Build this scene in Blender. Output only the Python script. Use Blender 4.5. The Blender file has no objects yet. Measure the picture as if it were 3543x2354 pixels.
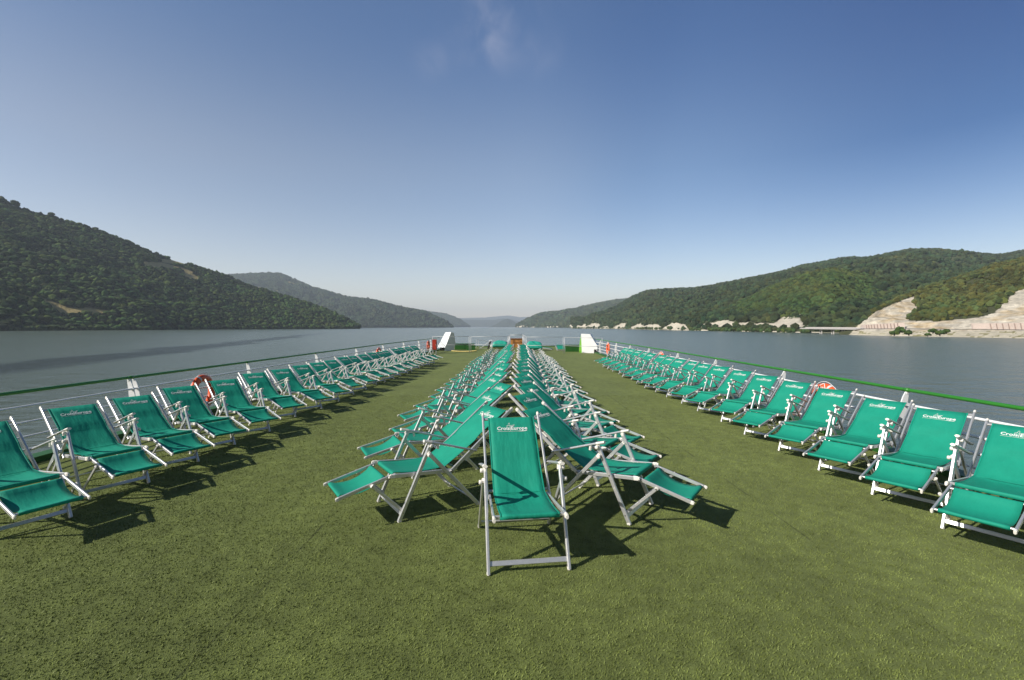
import bpy, bmesh, math, random
import numpy as np
from mathutils import Vector, Matrix
random.seed(7); rng = np.random.default_rng(11)
S = bpy.context.scene
COL = S.collection
# ------------------------------------------------------------------ camera, sky, sun, exposure
F = 1612.0; CX, CY, HZ = 1771.5, 1177.0, 1131.0
PITCH = math.atan((CY - HZ) / F)
CAMZ = 1.7; WATER = -6.3
cam = bpy.data.objects.new('camera', bpy.data.cameras.new('camera'))
COL.objects.link(cam); S.camera = cam
cam.location = (0, 0, CAMZ); cam.rotation_euler = (math.pi/2 - PITCH, 0, 0)
cam.data.sensor_width = 36; cam.data.lens = 36 * F / 3543
cam.data.clip_start = 0.05; cam.data.clip_end = 60000
SUNV = Vector((-1.3, -0.67, 1.0)).normalized()
SUN_EL = math.asin(SUNV.z); SUN_AZ = math.atan2(SUNV.x, SUNV.y)
sl = bpy.data.lights.new('sun', 'SUN'); sl.energy = 4.8; sl.angle = math.radians(0.5); sl.color = (1.0, 0.955, 0.88)
so = bpy.data.objects.new('sun', sl); COL.objects.link(so)
so.rotation_euler = SUNV.to_track_quat('Z', 'Y').to_euler(); so.location = (-20, -10, 30)
W = bpy.data.worlds.new('World'); S.world = W; W.use_nodes = True
wn = W.node_tree; wn.nodes.clear()
def WN(t, **k):
    n = wn.nodes.new(t)
    for a, b in k.items(): setattr(n, a, b)
    return n
sky = WN('ShaderNodeTexSky', sky_type='NISHITA', sun_disc=False, sun_elevation=SUN_EL, sun_rotation=SUN_AZ % (2*math.pi),
         altitude=0, air_density=0.85, dust_density=0.6, ozone_density=2.2)
# thin cirrus wisps: a noise in the direction of one patch of sky
tc = WN('ShaderNodeTexCoord'); mp = WN('ShaderNodeMapping'); mp.inputs['Scale'].default_value = (2.4, 1.0, 2.2); mp.inputs['Rotation'].default_value = (0, .5, 0)
nz = WN('ShaderNodeTexNoise'); nz.inputs['Scale'].default_value = 5.5; nz.inputs['Detail'].default_value = 6; nz.inputs['Distortion'].default_value = 0.35
wn.links.new(tc.outputs['Generated'], mp.inputs['Vector']); wn.links.new(mp.outputs['Vector'], nz.inputs['Vector'])
rp = WN('ShaderNodeMapRange', interpolation_type='SMOOTHSTEP'); rp.inputs['From Min'].default_value = 0.36; rp.inputs['From Max'].default_value = 0.72
wn.links.new(nz.outputs['Fac'], rp.inputs['Value'])
def sky_dir(px, py): return Vector(((px-CX)/F, math.cos(PITCH)+(CY-py)/F*math.sin(PITCH), -math.sin(PITCH)+(CY-py)/F*math.cos(PITCH))).normalized()
acc = None
for px_, py_, rad, amp in ((1700, 150, .085, .26), (1735, 60, .075, .12), (1490, 212, .05, .17), (1635, 225, .045, .12), (1870, 178, .065, .12), (1600, 120, .07, .07), (1790, -20, .08, .12), (1690, -90, .10, .14)):
    dt = WN('ShaderNodeVectorMath', operation='DISTANCE'); dt.inputs[1].default_value = sky_dir(px_, py_); wn.links.new(tc.outputs['Generated'], dt.inputs[0])
    r2 = WN('ShaderNodeMapRange', interpolation_type='SMOOTHERSTEP'); r2.inputs['From Min'].default_value = rad; r2.inputs['From Max'].default_value = 0.0
    r2.inputs['To Min'].default_value = 0.0; r2.inputs['To Max'].default_value = amp * .62; wn.links.new(dt.outputs['Value'], r2.inputs['Value'])
    if acc is None: acc = r2.outputs['Result']
    else:
        ad = WN('ShaderNodeMath', operation='ADD'); wn.links.new(acc, ad.inputs[0]); wn.links.new(r2.outputs['Result'], ad.inputs[1]); acc = ad.outputs[0]
mu = WN('ShaderNodeMath', operation='MULTIPLY'); wn.links.new(rp.outputs['Result'], mu.inputs[0]); wn.links.new(acc, mu.inputs[1])
mx = WN('ShaderNodeMix', data_type='RGBA'); mx.inputs['B'].default_value = (6.2, 6.0, 6.6, 1)
wn.links.new(mu.outputs[0], mx.inputs['Factor']); wn.links.new(sky.outputs['Color'], mx.inputs['A'])
sx_ = WN('ShaderNodeSeparateXYZ'); wn.links.new(tc.outputs['Generated'], sx_.inputs[0])
def sky_ramp(src, lo, hi, stops):
    mr = WN('ShaderNodeMapRange'); mr.inputs['From Min'].default_value = lo; mr.inputs['From Max'].default_value = hi; wn.links.new(src, mr.inputs['Value'])
    cr = WN('ShaderNodeValToRGB'); cr.color_ramp.interpolation = 'B_SPLINE' if False else 'EASE'
    el = cr.color_ramp.elements
    while len(el) < len(stops): el.new(0.5)
    for e, (p, c) in zip(el, stops): e.position = p; e.color = (c[0] / 2, c[1] / 2, c[2] / 2, 1)
    wn.links.new(mr.outputs['Result'], cr.inputs['Fac']); return cr.outputs['Color']
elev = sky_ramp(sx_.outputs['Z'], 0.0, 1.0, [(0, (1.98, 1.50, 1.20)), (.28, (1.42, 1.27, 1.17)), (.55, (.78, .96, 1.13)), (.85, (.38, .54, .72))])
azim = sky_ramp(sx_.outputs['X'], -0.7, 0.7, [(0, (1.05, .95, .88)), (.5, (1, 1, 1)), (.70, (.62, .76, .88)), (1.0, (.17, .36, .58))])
hz_ = WN('ShaderNodeMapRange'); hz_.inputs['From Min'].default_value = 0.02; hz_.inputs['From Max'].default_value = 0.30; wn.links.new(sx_.outputs['Z'], hz_.inputs['Value'])
am = WN('ShaderNodeMix', data_type='RGBA'); am.inputs['A'].default_value = (.475, .485, .49, 1); wn.links.new(hz_.outputs['Result'], am.inputs['Factor']); wn.links.new(azim, am.inputs['B']); azim = am.outputs['Result']
m1 = WN('ShaderNodeVectorMath', operation='MULTIPLY'); m2 = WN('ShaderNodeVectorMath', operation='MULTIPLY'); m3 = WN('ShaderNodeVectorMath', operation='SCALE'); m3.inputs['Scale'].default_value = 4.0
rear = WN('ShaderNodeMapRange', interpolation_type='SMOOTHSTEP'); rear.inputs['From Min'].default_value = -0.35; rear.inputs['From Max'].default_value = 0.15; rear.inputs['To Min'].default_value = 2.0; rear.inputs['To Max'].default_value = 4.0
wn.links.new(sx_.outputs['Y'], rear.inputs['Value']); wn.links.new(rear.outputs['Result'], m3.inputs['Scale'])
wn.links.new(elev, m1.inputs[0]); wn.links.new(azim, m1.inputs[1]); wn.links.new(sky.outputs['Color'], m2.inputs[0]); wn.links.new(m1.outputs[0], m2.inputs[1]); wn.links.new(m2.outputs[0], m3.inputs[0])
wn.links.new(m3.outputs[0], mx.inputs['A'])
bg = WN('ShaderNodeBackground'); bg.inputs['Strength'].default_value = 0.105
wo = WN('ShaderNodeOutputWorld')
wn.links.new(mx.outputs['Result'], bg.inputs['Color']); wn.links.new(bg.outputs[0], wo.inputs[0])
S.view_settings.view_transform = 'Standard'; S.view_settings.look = 'None'; S.view_settings.gamma = 1
S.view_settings.exposure = 0.3
S.render.engine = 'CYCLES'
S.render.resolution_x = 1024; S.render.resolution_y = 680

# ------------------------------------------------------------------ helpers
def ray(px, py, Y):
    a = (px - CX) / F; b = (CY - py) / F
    yd = math.cos(PITCH) + b * math.sin(PITCH); zd = -math.sin(PITCH) + b * math.cos(PITCH)
    k = Y / yd
    return a * k, zd * k + CAMZ
def tag(o, label=None, cat=None, group=None, kind=None):
    if label: o['label'] = label
    if cat: o['category'] = cat
    if group: o['group'] = group
    if kind: o['kind'] = kind
    return o
def empty(name, loc, rz=0):
    o = bpy.data.objects.new(name, None); COL.objects.link(o)
    o.location = loc; o.rotation_euler = (0, 0, rz); o.empty_display_size = 0.2
    return o
def mat(name, color, rough=0.6, metal=0.0, noise=None, bump=None, trans=0.0, spec=0.5, coord='Object', coat=0.0):
    """noise=(scale, amount) value mottling, bump=(scale, strength, distance)"""
    m = bpy.data.materials.new(name); m.use_nodes = True
    nt = m.node_tree; b = nt.nodes['Principled BSDF']; L = nt.links
    b.inputs['Base Color'].default_value = (*color, 1); b.inputs['Roughness'].default_value = rough
    b.inputs['Metallic'].default_value = metal; b.inputs['Specular IOR Level'].default_value = spec
    b.inputs['Coat Weight'].default_value = coat
    tcn = nt.nodes.new('ShaderNodeTexCoord')
    if noise:
        n = nt.nodes.new('ShaderNodeTexNoise'); n.inputs['Scale'].default_value = noise[0]; n.inputs['Detail'].default_value = 6
        n.inputs['Roughness'].default_value = 0.65
        L.new(tcn.outputs[coord], n.inputs['Vector'])
        mr = nt.nodes.new('ShaderNodeMapRange'); mr.inputs['From Min'].default_value = 0.25; mr.inputs['From Max'].default_value = 0.75
        mr.inputs['To Min'].default_value = 1 - noise[1]; mr.inputs['To Max'].default_value = 1 + noise[1]
        L.new(n.outputs['Fac'], mr.inputs['Value'])
        mm = nt.nodes.new('ShaderNodeVectorMath'); mm.operation = 'SCALE'; mm.inputs[0].default_value = color
        L.new(mr.outputs['Result'], mm.inputs['Scale']); L.new(mm.outputs['Vector'], b.inputs['Base Color'])
        mr2 = nt.nodes.new('ShaderNodeMapRange'); mr2.inputs['To Min'].default_value = max(0, rough - 0.08); mr2.inputs['To Max'].default_value = min(1, rough + 0.1)
        L.new(n.outputs['Fac'], mr2.inputs['Value']); L.new(mr2.outputs['Result'], b.inputs['Roughness'])
    if bump:
        n2 = nt.nodes.new('ShaderNodeTexNoise'); n2.inputs['Scale'].default_value = bump[0]; n2.inputs['Detail'].default_value = 4
        L.new(tcn.outputs[coord], n2.inputs['Vector'])
        bp = nt.nodes.new('ShaderNodeBump'); bp.inputs['Strength'].default_value = bump[1]; bp.inputs['Distance'].default_value = bump[2]
        L.new(n2.outputs['Fac'], bp.inputs['Height']); L.new(bp.outputs['Normal'], b.inputs['Normal'])
    if trans:
        t = nt.nodes.new('ShaderNodeBsdfTranslucent')
        src = b.inputs['Base Color'].links[0].from_socket if b.inputs['Base Color'].links else None
        if src: L.new(src, t.inputs['Color'])
        else: t.inputs['Color'].default_value = (*color, 1)
        ms = nt.nodes.new('ShaderNodeMixShader'); ms.inputs[0].default_value = trans
        out = nt.nodes['Material Output']
        L.new(b.outputs[0], ms.inputs[1]); L.new(t.outputs[0], ms.inputs[2]); L.new(ms.outputs[0], out.inputs['Surface'])
    return m
class MB:
    def __init__(s): s.v = []; s.f = []; s.m = []; s.sm = []
    def add(s, vs, fs, mi=0, smooth=False):
        o = len(s.v); s.v += [tuple(v) for v in vs]; s.f += [tuple(i + o for i in f) for f in fs]
        s.m += [mi] * len(fs); s.sm += [smooth] * len(fs)
    def bar(s, p, q, w, t, side=(0, 1, 0), ch=0.22, mi=0):
        """chamfered rectangular bar from p to q; w = size along `side`, t = size across"""
        p = Vector(p); q = Vector(q); d = (q - p).normalized(); sd = Vector(side); sd = (sd - d * sd.dot(d)).normalized(); n = d.cross(sd)
        c = min(w, t) * ch; a, b = w / 2, t / 2
        prof = [(a - c, -b), (a, -b + c), (a, b - c), (a - c, b), (-a + c, b), (-a, b - c), (-a, -b + c), (-a + c, -b)]
        vs = [p + sd * x + n * y for x, y in prof] + [q + sd * x + n * y for x, y in prof]
        fs = [(i, (i + 1) % 8, 8 + (i + 1) % 8, 8 + i) for i in range(8)] + [tuple(range(7, -1, -1)), tuple(range(8, 16))]
        s.add(vs, fs, mi)
    def cyl(s, p, q, r, n=12, mi=0, r2=None, smooth=True):
        p = Vector(p); q = Vector(q); d = (q - p).normalized(); a = d.orthogonal().normalized(); b = d.cross(a); r2 = r if r2 is None else r2
        vs = [p + (a * math.cos(i * 2 * math.pi / n) + b * math.sin(i * 2 * math.pi / n)) * r for i in range(n)]
        vs += [q + (a * math.cos(i * 2 * math.pi / n) + b * math.sin(i * 2 * math.pi / n)) * r2 for i in range(n)]
        o = len(s.v); s.add(vs, [(i, (i + 1) % n, n + (i + 1) % n, n + i) for i in range(n)], mi, smooth)
        s.f += [tuple(o + i for i in range(n - 1, -1, -1)), tuple(o + n + i for i in range(n))]; s.m += [mi, mi]; s.sm += [False, False]
    def knob(s, c, ax, r, h, mi=0, n=12):
        """rounded cap, centre c, axis ax, radius r, height h"""
        c = Vector(c); ax = Vector(ax).normalized(); a = ax.orthogonal().normalized(); b = ax.cross(a)
        rings = [(-.5, .72), (-.38, 1), (.3, 1), (.45, .8), (.5, .45)]
        vs = []
        for z, k in rings: vs += [c + ax * z * h + (a * math.cos(i * 2 * math.pi / n) + b * math.sin(i * 2 * math.pi / n)) * r * k for i in range(n)]
        fs = [(j * n + i, j * n + (i + 1) % n, (j + 1) * n + (i + 1) % n, (j + 1) * n + i) for j in range(len(rings) - 1) for i in range(n)]
        fs += [tuple(range(n - 1, -1, -1)), tuple((len(rings) - 1) * n + i for i in range(n))]
        s.add(vs, fs, mi, True)
    def cap(s, c, d, w, t, L, mi=1, side=(0, 1, 0)):
        c = Vector(c); d = Vector(d).normalized(); s.bar(c - d * L * .5, c + d * L * .28, w, t, side, .3, mi); s.bar(c + d * L * .28, c + d * L * .5, w * .86, t * .8, side, .42, mi)
    def box(s, lo, hi, mi=0):
        (x0, y0, z0), (x1, y1, z1) = lo, hi
        s.add([(x0, y0, z0), (x1, y0, z0), (x1, y1, z0), (x0, y1, z0), (x0, y0, z1), (x1, y0, z1), (x1, y1, z1), (x0, y1, z1)],
              [(3, 2, 1, 0), (4, 5, 6, 7), (0, 1, 5, 4), (1, 2, 6, 5), (2, 3, 7, 6), (3, 0, 4, 7)], mi)
    def tube(s, pts, r, n=10, mi=0):
        pts = [Vector(p) for p in pts]; vs = []
        for i, p in enumerate(pts):
            d = (pts[min(i + 1, len(pts) - 1)] - pts[max(i - 1, 0)]).normalized()
            a = d.cross(Vector((0, 0, 1))); a = a.normalized() if a.length > 1e-4 else Vector((1, 0, 0)); b = d.cross(a)
            vs += [p + (a * math.cos(k * 2 * math.pi / n) + b * math.sin(k * 2 * math.pi / n)) * r for k in range(n)]
        m = len(pts)
        fs = [(j * n + k, j * n + (k + 1) % n, (j + 1) * n + (k + 1) % n, (j + 1) * n + k) for j in range(m - 1) for k in range(n)]
        fs += [tuple(range(n - 1, -1, -1)), tuple((m - 1) * n + k for k in range(n))]
        s.add(vs, fs, mi, True)
    def prism(s, prof, org, ax, ay, az, t, mi=0):
        """extrude 2-D profile (in ax, ay) by +-t/2 along az"""
        org, ax, ay, az = map(Vector, (org, ax, ay, az)); n = len(prof)
        vs = [org + ax * x + ay * y - az * t / 2 for x, y in prof] + [org + ax * x + ay * y + az * t / 2 for x, y in prof]
        s.add(vs, [(i, (i + 1) % n, n + (i + 1) % n, n + i) for i in range(n)] + [tuple(range(n - 1, -1, -1)), tuple(range(n, 2 * n))], mi)
    def build(s, name, mats, parent=None):
        me = bpy.data.meshes.new(name); me.from_pydata(s.v, [], s.f)
        for m in (mats if isinstance(mats, (list, tuple)) else [mats]): me.materials.append(m)
        me.polygons.foreach_set('material_index', s.m); me.polygons.foreach_set('use_smooth', s.sm); 
        bm = bmesh.new(); bm.from_mesh(me); bmesh.ops.recalc_face_normals(bm, faces=bm.faces); bm.to_mesh(me); bm.free()
        me.update()
        o = bpy.data.objects.new(name, me); COL.objects.link(o)
        if parent: o.parent = parent
        return o
def raw_mesh(name, V, Fc, mats, smooth=True, cols=None, parent=None, mi=None):
    me = bpy.data.meshes.new(name); V = np.asarray(V, np.float32); Fc = np.asarray(Fc, np.int32); k = Fc.shape[1]
    me.vertices.add(len(V)); me.vertices.foreach_set('co', V.ravel())
    me.loops.add(Fc.size); me.loops.foreach_set('vertex_index', Fc.ravel())
    me.polygons.add(len(Fc)); me.polygons.foreach_set('loop_start', np.arange(len(Fc), dtype=np.int32) * k)
    try: me.polygons.foreach_set('loop_total', np.full(len(Fc), k, np.int32))
    except Exception: pass
    me.polygons.foreach_set('use_smooth', np.full(len(Fc), smooth))
    for m in (mats if isinstance(mats, (list, tuple)) else [mats]): me.materials.append(m)
    if mi is not None: me.polygons.foreach_set('material_index', np.asarray(mi, np.int32))
    me.update(calc_edges=True); me.validate()
    if cols is not None:
        a = me.color_attributes.new('tint', 'FLOAT_COLOR', 'POINT'); c = np.ones((len(V), 4), np.float32); c[:, :3] = cols
        a.data.foreach_set('color', c.ravel())
    o = bpy.data.objects.new(name, me); COL.objects.link(o)
    if parent: o.parent = parent
    return o
_tab = rng.random((256, 256))
def vnoise(x, y):
    xi = np.floor(x).astype(int); yi = np.floor(y).astype(int); fx = x - xi; fy = y - yi
    fx = fx * fx * (3 - 2 * fx); fy = fy * fy * (3 - 2 * fy)
    g = lambda a, b: _tab[a & 255, b & 255]
    return (g(xi, yi) * (1 - fx) + g(xi + 1, yi) * fx) * (1 - fy) + (g(xi, yi + 1) * (1 - fx) + g(xi + 1, yi + 1) * fx) * fy
def fbm(x, y, o=5, gain=0.5):
    s = 0; a = 1; t = 0
    for i in range(o): s = s + a * (vnoise(x * 2 ** i + 17 * i, y * 2 ** i + 5 * i) - 0.5) * 2; t += a; a *= gain
    return s / t

# ------------------------------------------------------------------ materials
M_alu = mat('painted aluminium', (0.66, 0.655, 0.64), 0.36, 0.66, noise=(35, 0.06))
M_cap = mat('ivory plastic', (0.78, 0.74, 0.66), 0.45, noise=(20, 0.05))
M_bolt = mat('steel bolt', (0.35, 0.34, 0.33), 0.3, 1.0)
M_print = mat('white print', (0.72, 0.76, 0.72), 0.7, noise=(60, 0.08))
M_white = mat('white marine paint', (0.78, 0.78, 0.77), 0.35, noise=(3, 0.06))
M_rail = mat('green gloss rail paint', (0.026, 0.185, 0.016), 0.42, noise=(4, 0.1), coat=0.1)
M_green = mat('green deck paint', (0.018, 0.10, 0.014), 0.5, noise=(5, 0.15))
M_lime = mat('lime edge paint', (0.16, 0.42, 0.03), 0.45)
M_dark = mat('dark opening', (0.01, 0.01, 0.01), 0.8)
M_steel = mat('galvanised steel', (0.50, 0.51, 0.51), 0.45, 0.3, noise=(10, 0.08))
M_orange = mat('orange buoy plastic', (0.72, 0.10, 0.022), 0.45, noise=(8, 0.06))
M_red = mat('red locker paint', (0.42, 0.035, 0.015), 0.45, noise=(5, 0.1))
M_reflect = mat('grey reflective band', (0.6, 0.58, 0.56), 0.5)
M_wood = mat('varnished wood', (0.50, 0.22, 0.06), 0.5, noise=(9, 0.2))
M_wood2 = mat('dark wood trim', (0.20, 0.08, 0.025), 0.5, noise=(9, 0.2))
M_yellow = mat('pale yellow gelcoat', (0.78, 0.62, 0.22), 0.4, noise=(5, 0.1))
M_tarp = mat('teal tarpaulin', (0.02, 0.36, 0.26), 0.45, noise=(4, 0.12), bump=(9, 0.5, 0.03))
M_black = mat('black mesh panel', (0.03, 0.028, 0.026), 0.7)
def cloth_mat():
    m = mat('teal sling fabric', (0.009, 0.285, 0.186), 0.68, noise=(7, 0.10), trans=0.09, spec=0.3)
    nt = m.node_tree; L = nt.links; b = nt.nodes['Principled BSDF']
    tcn = nt.nodes.new('ShaderNodeTexCoord')
    w = nt.nodes.new('ShaderNodeTexNoise'); w.inputs['Scale'].default_value = 1.0; w.inputs['Detail'].default_value = 3
    mpn = nt.nodes.new('ShaderNodeMapping'); mpn.inputs['Scale'].default_value = (5, 16, 5)
    L.new(tcn.outputs['Object'], mpn.inputs['Vector']); L.new(mpn.outputs['Vector'], w.inputs['Vector'])
    f = nt.nodes.new('ShaderNodeTexNoise'); f.inputs['Scale'].default_value = 420; f.inputs['Detail'].default_value = 1
    L.new(tcn.outputs['Object'], f.inputs['Vector'])
    b1 = nt.nodes.new('ShaderNodeBump'); b1.inputs['Strength'].default_value = 0.38; b1.inputs['Distance'].default_value = 0.02; L.new(w.outputs['Fac'], b1.inputs['Height'])
    b2 = nt.nodes.new('ShaderNodeBump'); b2.inputs['Strength'].default_value = 0.25; b2.inputs['Distance'].default_value = 0.001; L.new(f.outputs['Fac'], b2.inputs['Height'])
    L.new(b1.outputs['Normal'], b2.inputs['Normal']); L.new(b2.outputs['Normal'], b.inputs['Normal'])
    return m
M_cloth = cloth_mat()
M_hem = mat('teal sling hem', (0.006, 0.27, 0.18), 0.6, trans=0.05, spec=0.3)

def turf_mat(name, blades=False):
    m = bpy.data.materials.new(name); m.use_nodes = True; nt = m.node_tree; L = nt.links; b = nt.nodes['Principled BSDF']
    b.inputs['Roughness'].default_value = 0.75 if not blades else 0.6; b.inputs['Specular IOR Level'].default_value = 0.12 if not blades else 0.2
    b.inputs['Sheen Weight'].default_value = 0.08 if blades else 0.15; b.inputs['Sheen Roughness'].default_value = 0.45; b.inputs['Sheen Tint'].default_value = (0.75, 0.85, 0.45, 1)
    g = nt.nodes.new('ShaderNodeNewGeometry')
    def noise(sc, det=4, st=None):
        n = nt.nodes.new('ShaderNodeTexNoise'); n.inputs['Scale'].default_value = sc; n.inputs['Detail'].default_value = det; n.inputs['Roughness'].default_value = 0.6
        if st:
            q = nt.nodes.new('ShaderNodeMapping'); q.inputs['Scale'].default_value = st; L.new(g.outputs['Position'], q.inputs['Vector']); L.new(q.outputs['Vector'], n.inputs['Vector'])
        else: L.new(g.outputs['Position'], n.inputs['Vector'])
        return n
    big = noise(0.55, 3); mid = noise(7, 5); fine = noise(130, 3)
    mpos = noise(2.2, 4, (1.0, 0.35, 1.0))
    def ramp(src, a, b_, lo, hi):
        r = nt.nodes.new('ShaderNodeMapRange'); r.inputs['From Min'].default_value = a; r.inputs['From Max'].default_value = b_
        r.inputs['To Min'].default_value = lo; r.inputs['To Max'].default_value = hi; L.new(src, r.inputs['Value']); return r.outputs['Result']
    def mul(a, c):
        q = nt.nodes.new('ShaderNodeMath'); q.operation = 'MULTIPLY'; L.new(a, q.inputs[0]); L.new(c, q.inputs[1]); return q.outputs[0]
    v = mul(mul(ramp(big.outputs['Fac'], 0.3, 0.7, 0.86, 1.14), ramp(mid.outputs['Fac'], 0.3, 0.7, 0.80, 1.17)), mul(ramp(fine.outputs['Fac'], 0.3, 0.7, 0.62, 1.35), ramp(mpos.outputs['Fac'], 0.3, 0.7, 0.85, 1.12)))
    # seams between the carpet strips (2 m apart, running along the ship)
    sp = nt.nodes.new('ShaderNodeSeparateXYZ'); L.new(g.outputs['Position'], sp.inputs[0])
    wob = nt.nodes.new('ShaderNodeMath'); wob.operation = 'ADD'; wob.inputs[1].default_value = 1.62 + 40.0   # strips 4 m apart
    L.new(sp.outputs['X'], wob.inputs[0])
    md = nt.nodes.new('ShaderNodeMath'); md.operation = 'PINGPONG'; md.inputs[1].default_value = 2.0; L.new(wob.outputs[0], md.inputs[0])
    seam = ramp(md.outputs[0], 0.003, 0.011, 0.38, 1.0)
    nsm = noise(1.4, 2); brk = ramp(nsm.outputs['Fac'], 0.42, 0.55, 0.0, 1.0)
    sx = nt.nodes.new('ShaderNodeMix'); sx.data_type = 'FLOAT'; L.new(brk, sx.inputs['Factor']); L.new(seam, sx.inputs[2]); sx.inputs[3].default_value = 1.0
    v = mul(v, sx.outputs[0])
    cm = nt.nodes.new('ShaderNodeMix'); cm.data_type = 'RGBA'; k_b = 1.32 if blades else 1.1; cm.inputs['A'].default_value = (0.088 * k_b, 0.110 * k_b, 0.023 * k_b, 1); cm.inputs['B'].default_value = (0.134 * k_b, 0.160 * k_b, 0.041 * k_b, 1)
    L.new(mid.outputs['Fac'], cm.inputs['Factor'])
    sc = nt.nodes.new('ShaderNodeVectorMath'); sc.operation = 'SCALE'; L.new(cm.outputs['Result'], sc.inputs[0]); L.new(v, sc.inputs['Scale'])
    L.new(sc.outputs['Vector'], b.inputs['Base Color'])
    if not blades:
        bp = nt.nodes.new('ShaderNodeBump'); bp.inputs['Strength'].default_value = 0.9; bp.inputs['Distance'].default_value = 0.012; L.new(fine.outputs['Fac'], bp.inputs['Height'])
        bq = nt.nodes.new('ShaderNodeBump'); bq.inputs['Strength'].default_value = 0.5; bq.inputs['Distance'].default_value = 0.02; L.new(mid.outputs['Fac'], bq.inputs['Height'])
        L.new(bp.outputs['Normal'], bq.inputs['Normal']); L.new(bq.outputs['Normal'], b.inputs['Normal'])
    return m
M_turf = turf_mat('artificial turf'); M_blade = turf_mat('turf blades', True)

def tint_mat(name, rough=0.9, noise=None, bump=None):
    m = bpy.data.materials.new(name); m.use_nodes = True; nt = m.node_tree; L = nt.links; b = nt.nodes['Principled BSDF']
    b.inputs['Roughness'].default_value = rough; b.inputs['Specular IOR Level'].default_value = 0.15
    a = nt.nodes.new('ShaderNodeAttribute'); a.attribute_name = 'tint'; src = a.outputs['Color']
    g = nt.nodes.new('ShaderNodeNewGeometry')
    if noise:
        n = nt.nodes.new('ShaderNodeTexNoise'); n.inputs['Scale'].default_value = noise[0]; n.inputs['Detail'].default_value = 6; n.inputs['Roughness'].default_value = 0.7
        L.new(g.outputs['Position'], n.inputs['Vector'])
        r = nt.nodes.new('ShaderNodeMapRange'); r.inputs['From Min'].default_value = 0.28; r.inputs['From Max'].default_value = 0.72
        r.inputs['To Min'].default_value = 1 - noise[1]; r.inputs['To Max'].default_value = 1 + noise[1]; L.new(n.outputs['Fac'], r.inputs['Value'])
        s = nt.nodes.new('ShaderNodeVectorMath'); s.operation = 'SCALE'; L.new(src, s.inputs[0]); L.new(r.outputs['Result'], s.inputs['Scale']); src = s.outputs['Vector']
    L.new(src, b.inputs['Base Color'])
    if bump:
        n2 = nt.nodes.new('ShaderNodeTexNoise'); n2.inputs['Scale'].default_value = bump[0]; n2.inputs['Detail'].default_value = 5; L.new(g.outputs['Position'], n2.inputs['Vector'])
        bp = nt.nodes.new('ShaderNodeBump'); bp.inputs['Strength'].default_value = 1.0; bp.inputs['Distance'].default_value = bump[1]
        L.new(n2.outputs['Fac'], bp.inputs['Height']); L.new(bp.outputs['Normal'], b.inputs['Normal'])
    return m
M_ground = tint_mat('hill soil and rock', 0.95, (0.12, 0.22), (0.25, 2.0))
M_leaf = tint_mat('tree foliage', 0.9, (0.5, 0.35), (0.9, 1.0))
M_trunk = mat('bark', (0.10, 0.07, 0.05), 0.9)
M_conc = mat('concrete', (0.48, 0.45, 0.42), 0.85, noise=(0.4, 0.1))
M_conc2 = mat('pink retaining panels', (0.50, 0.41, 0.35), 0.85, noise=(0.6, 0.12))
M_conc3 = mat('stained concrete rib', (0.33, 0.25, 0.21), 0.9, noise=(0.8, 0.15))
M_asph = mat('asphalt', (0.16, 0.155, 0.15), 0.9, noise=(0.3, 0.15))

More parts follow.
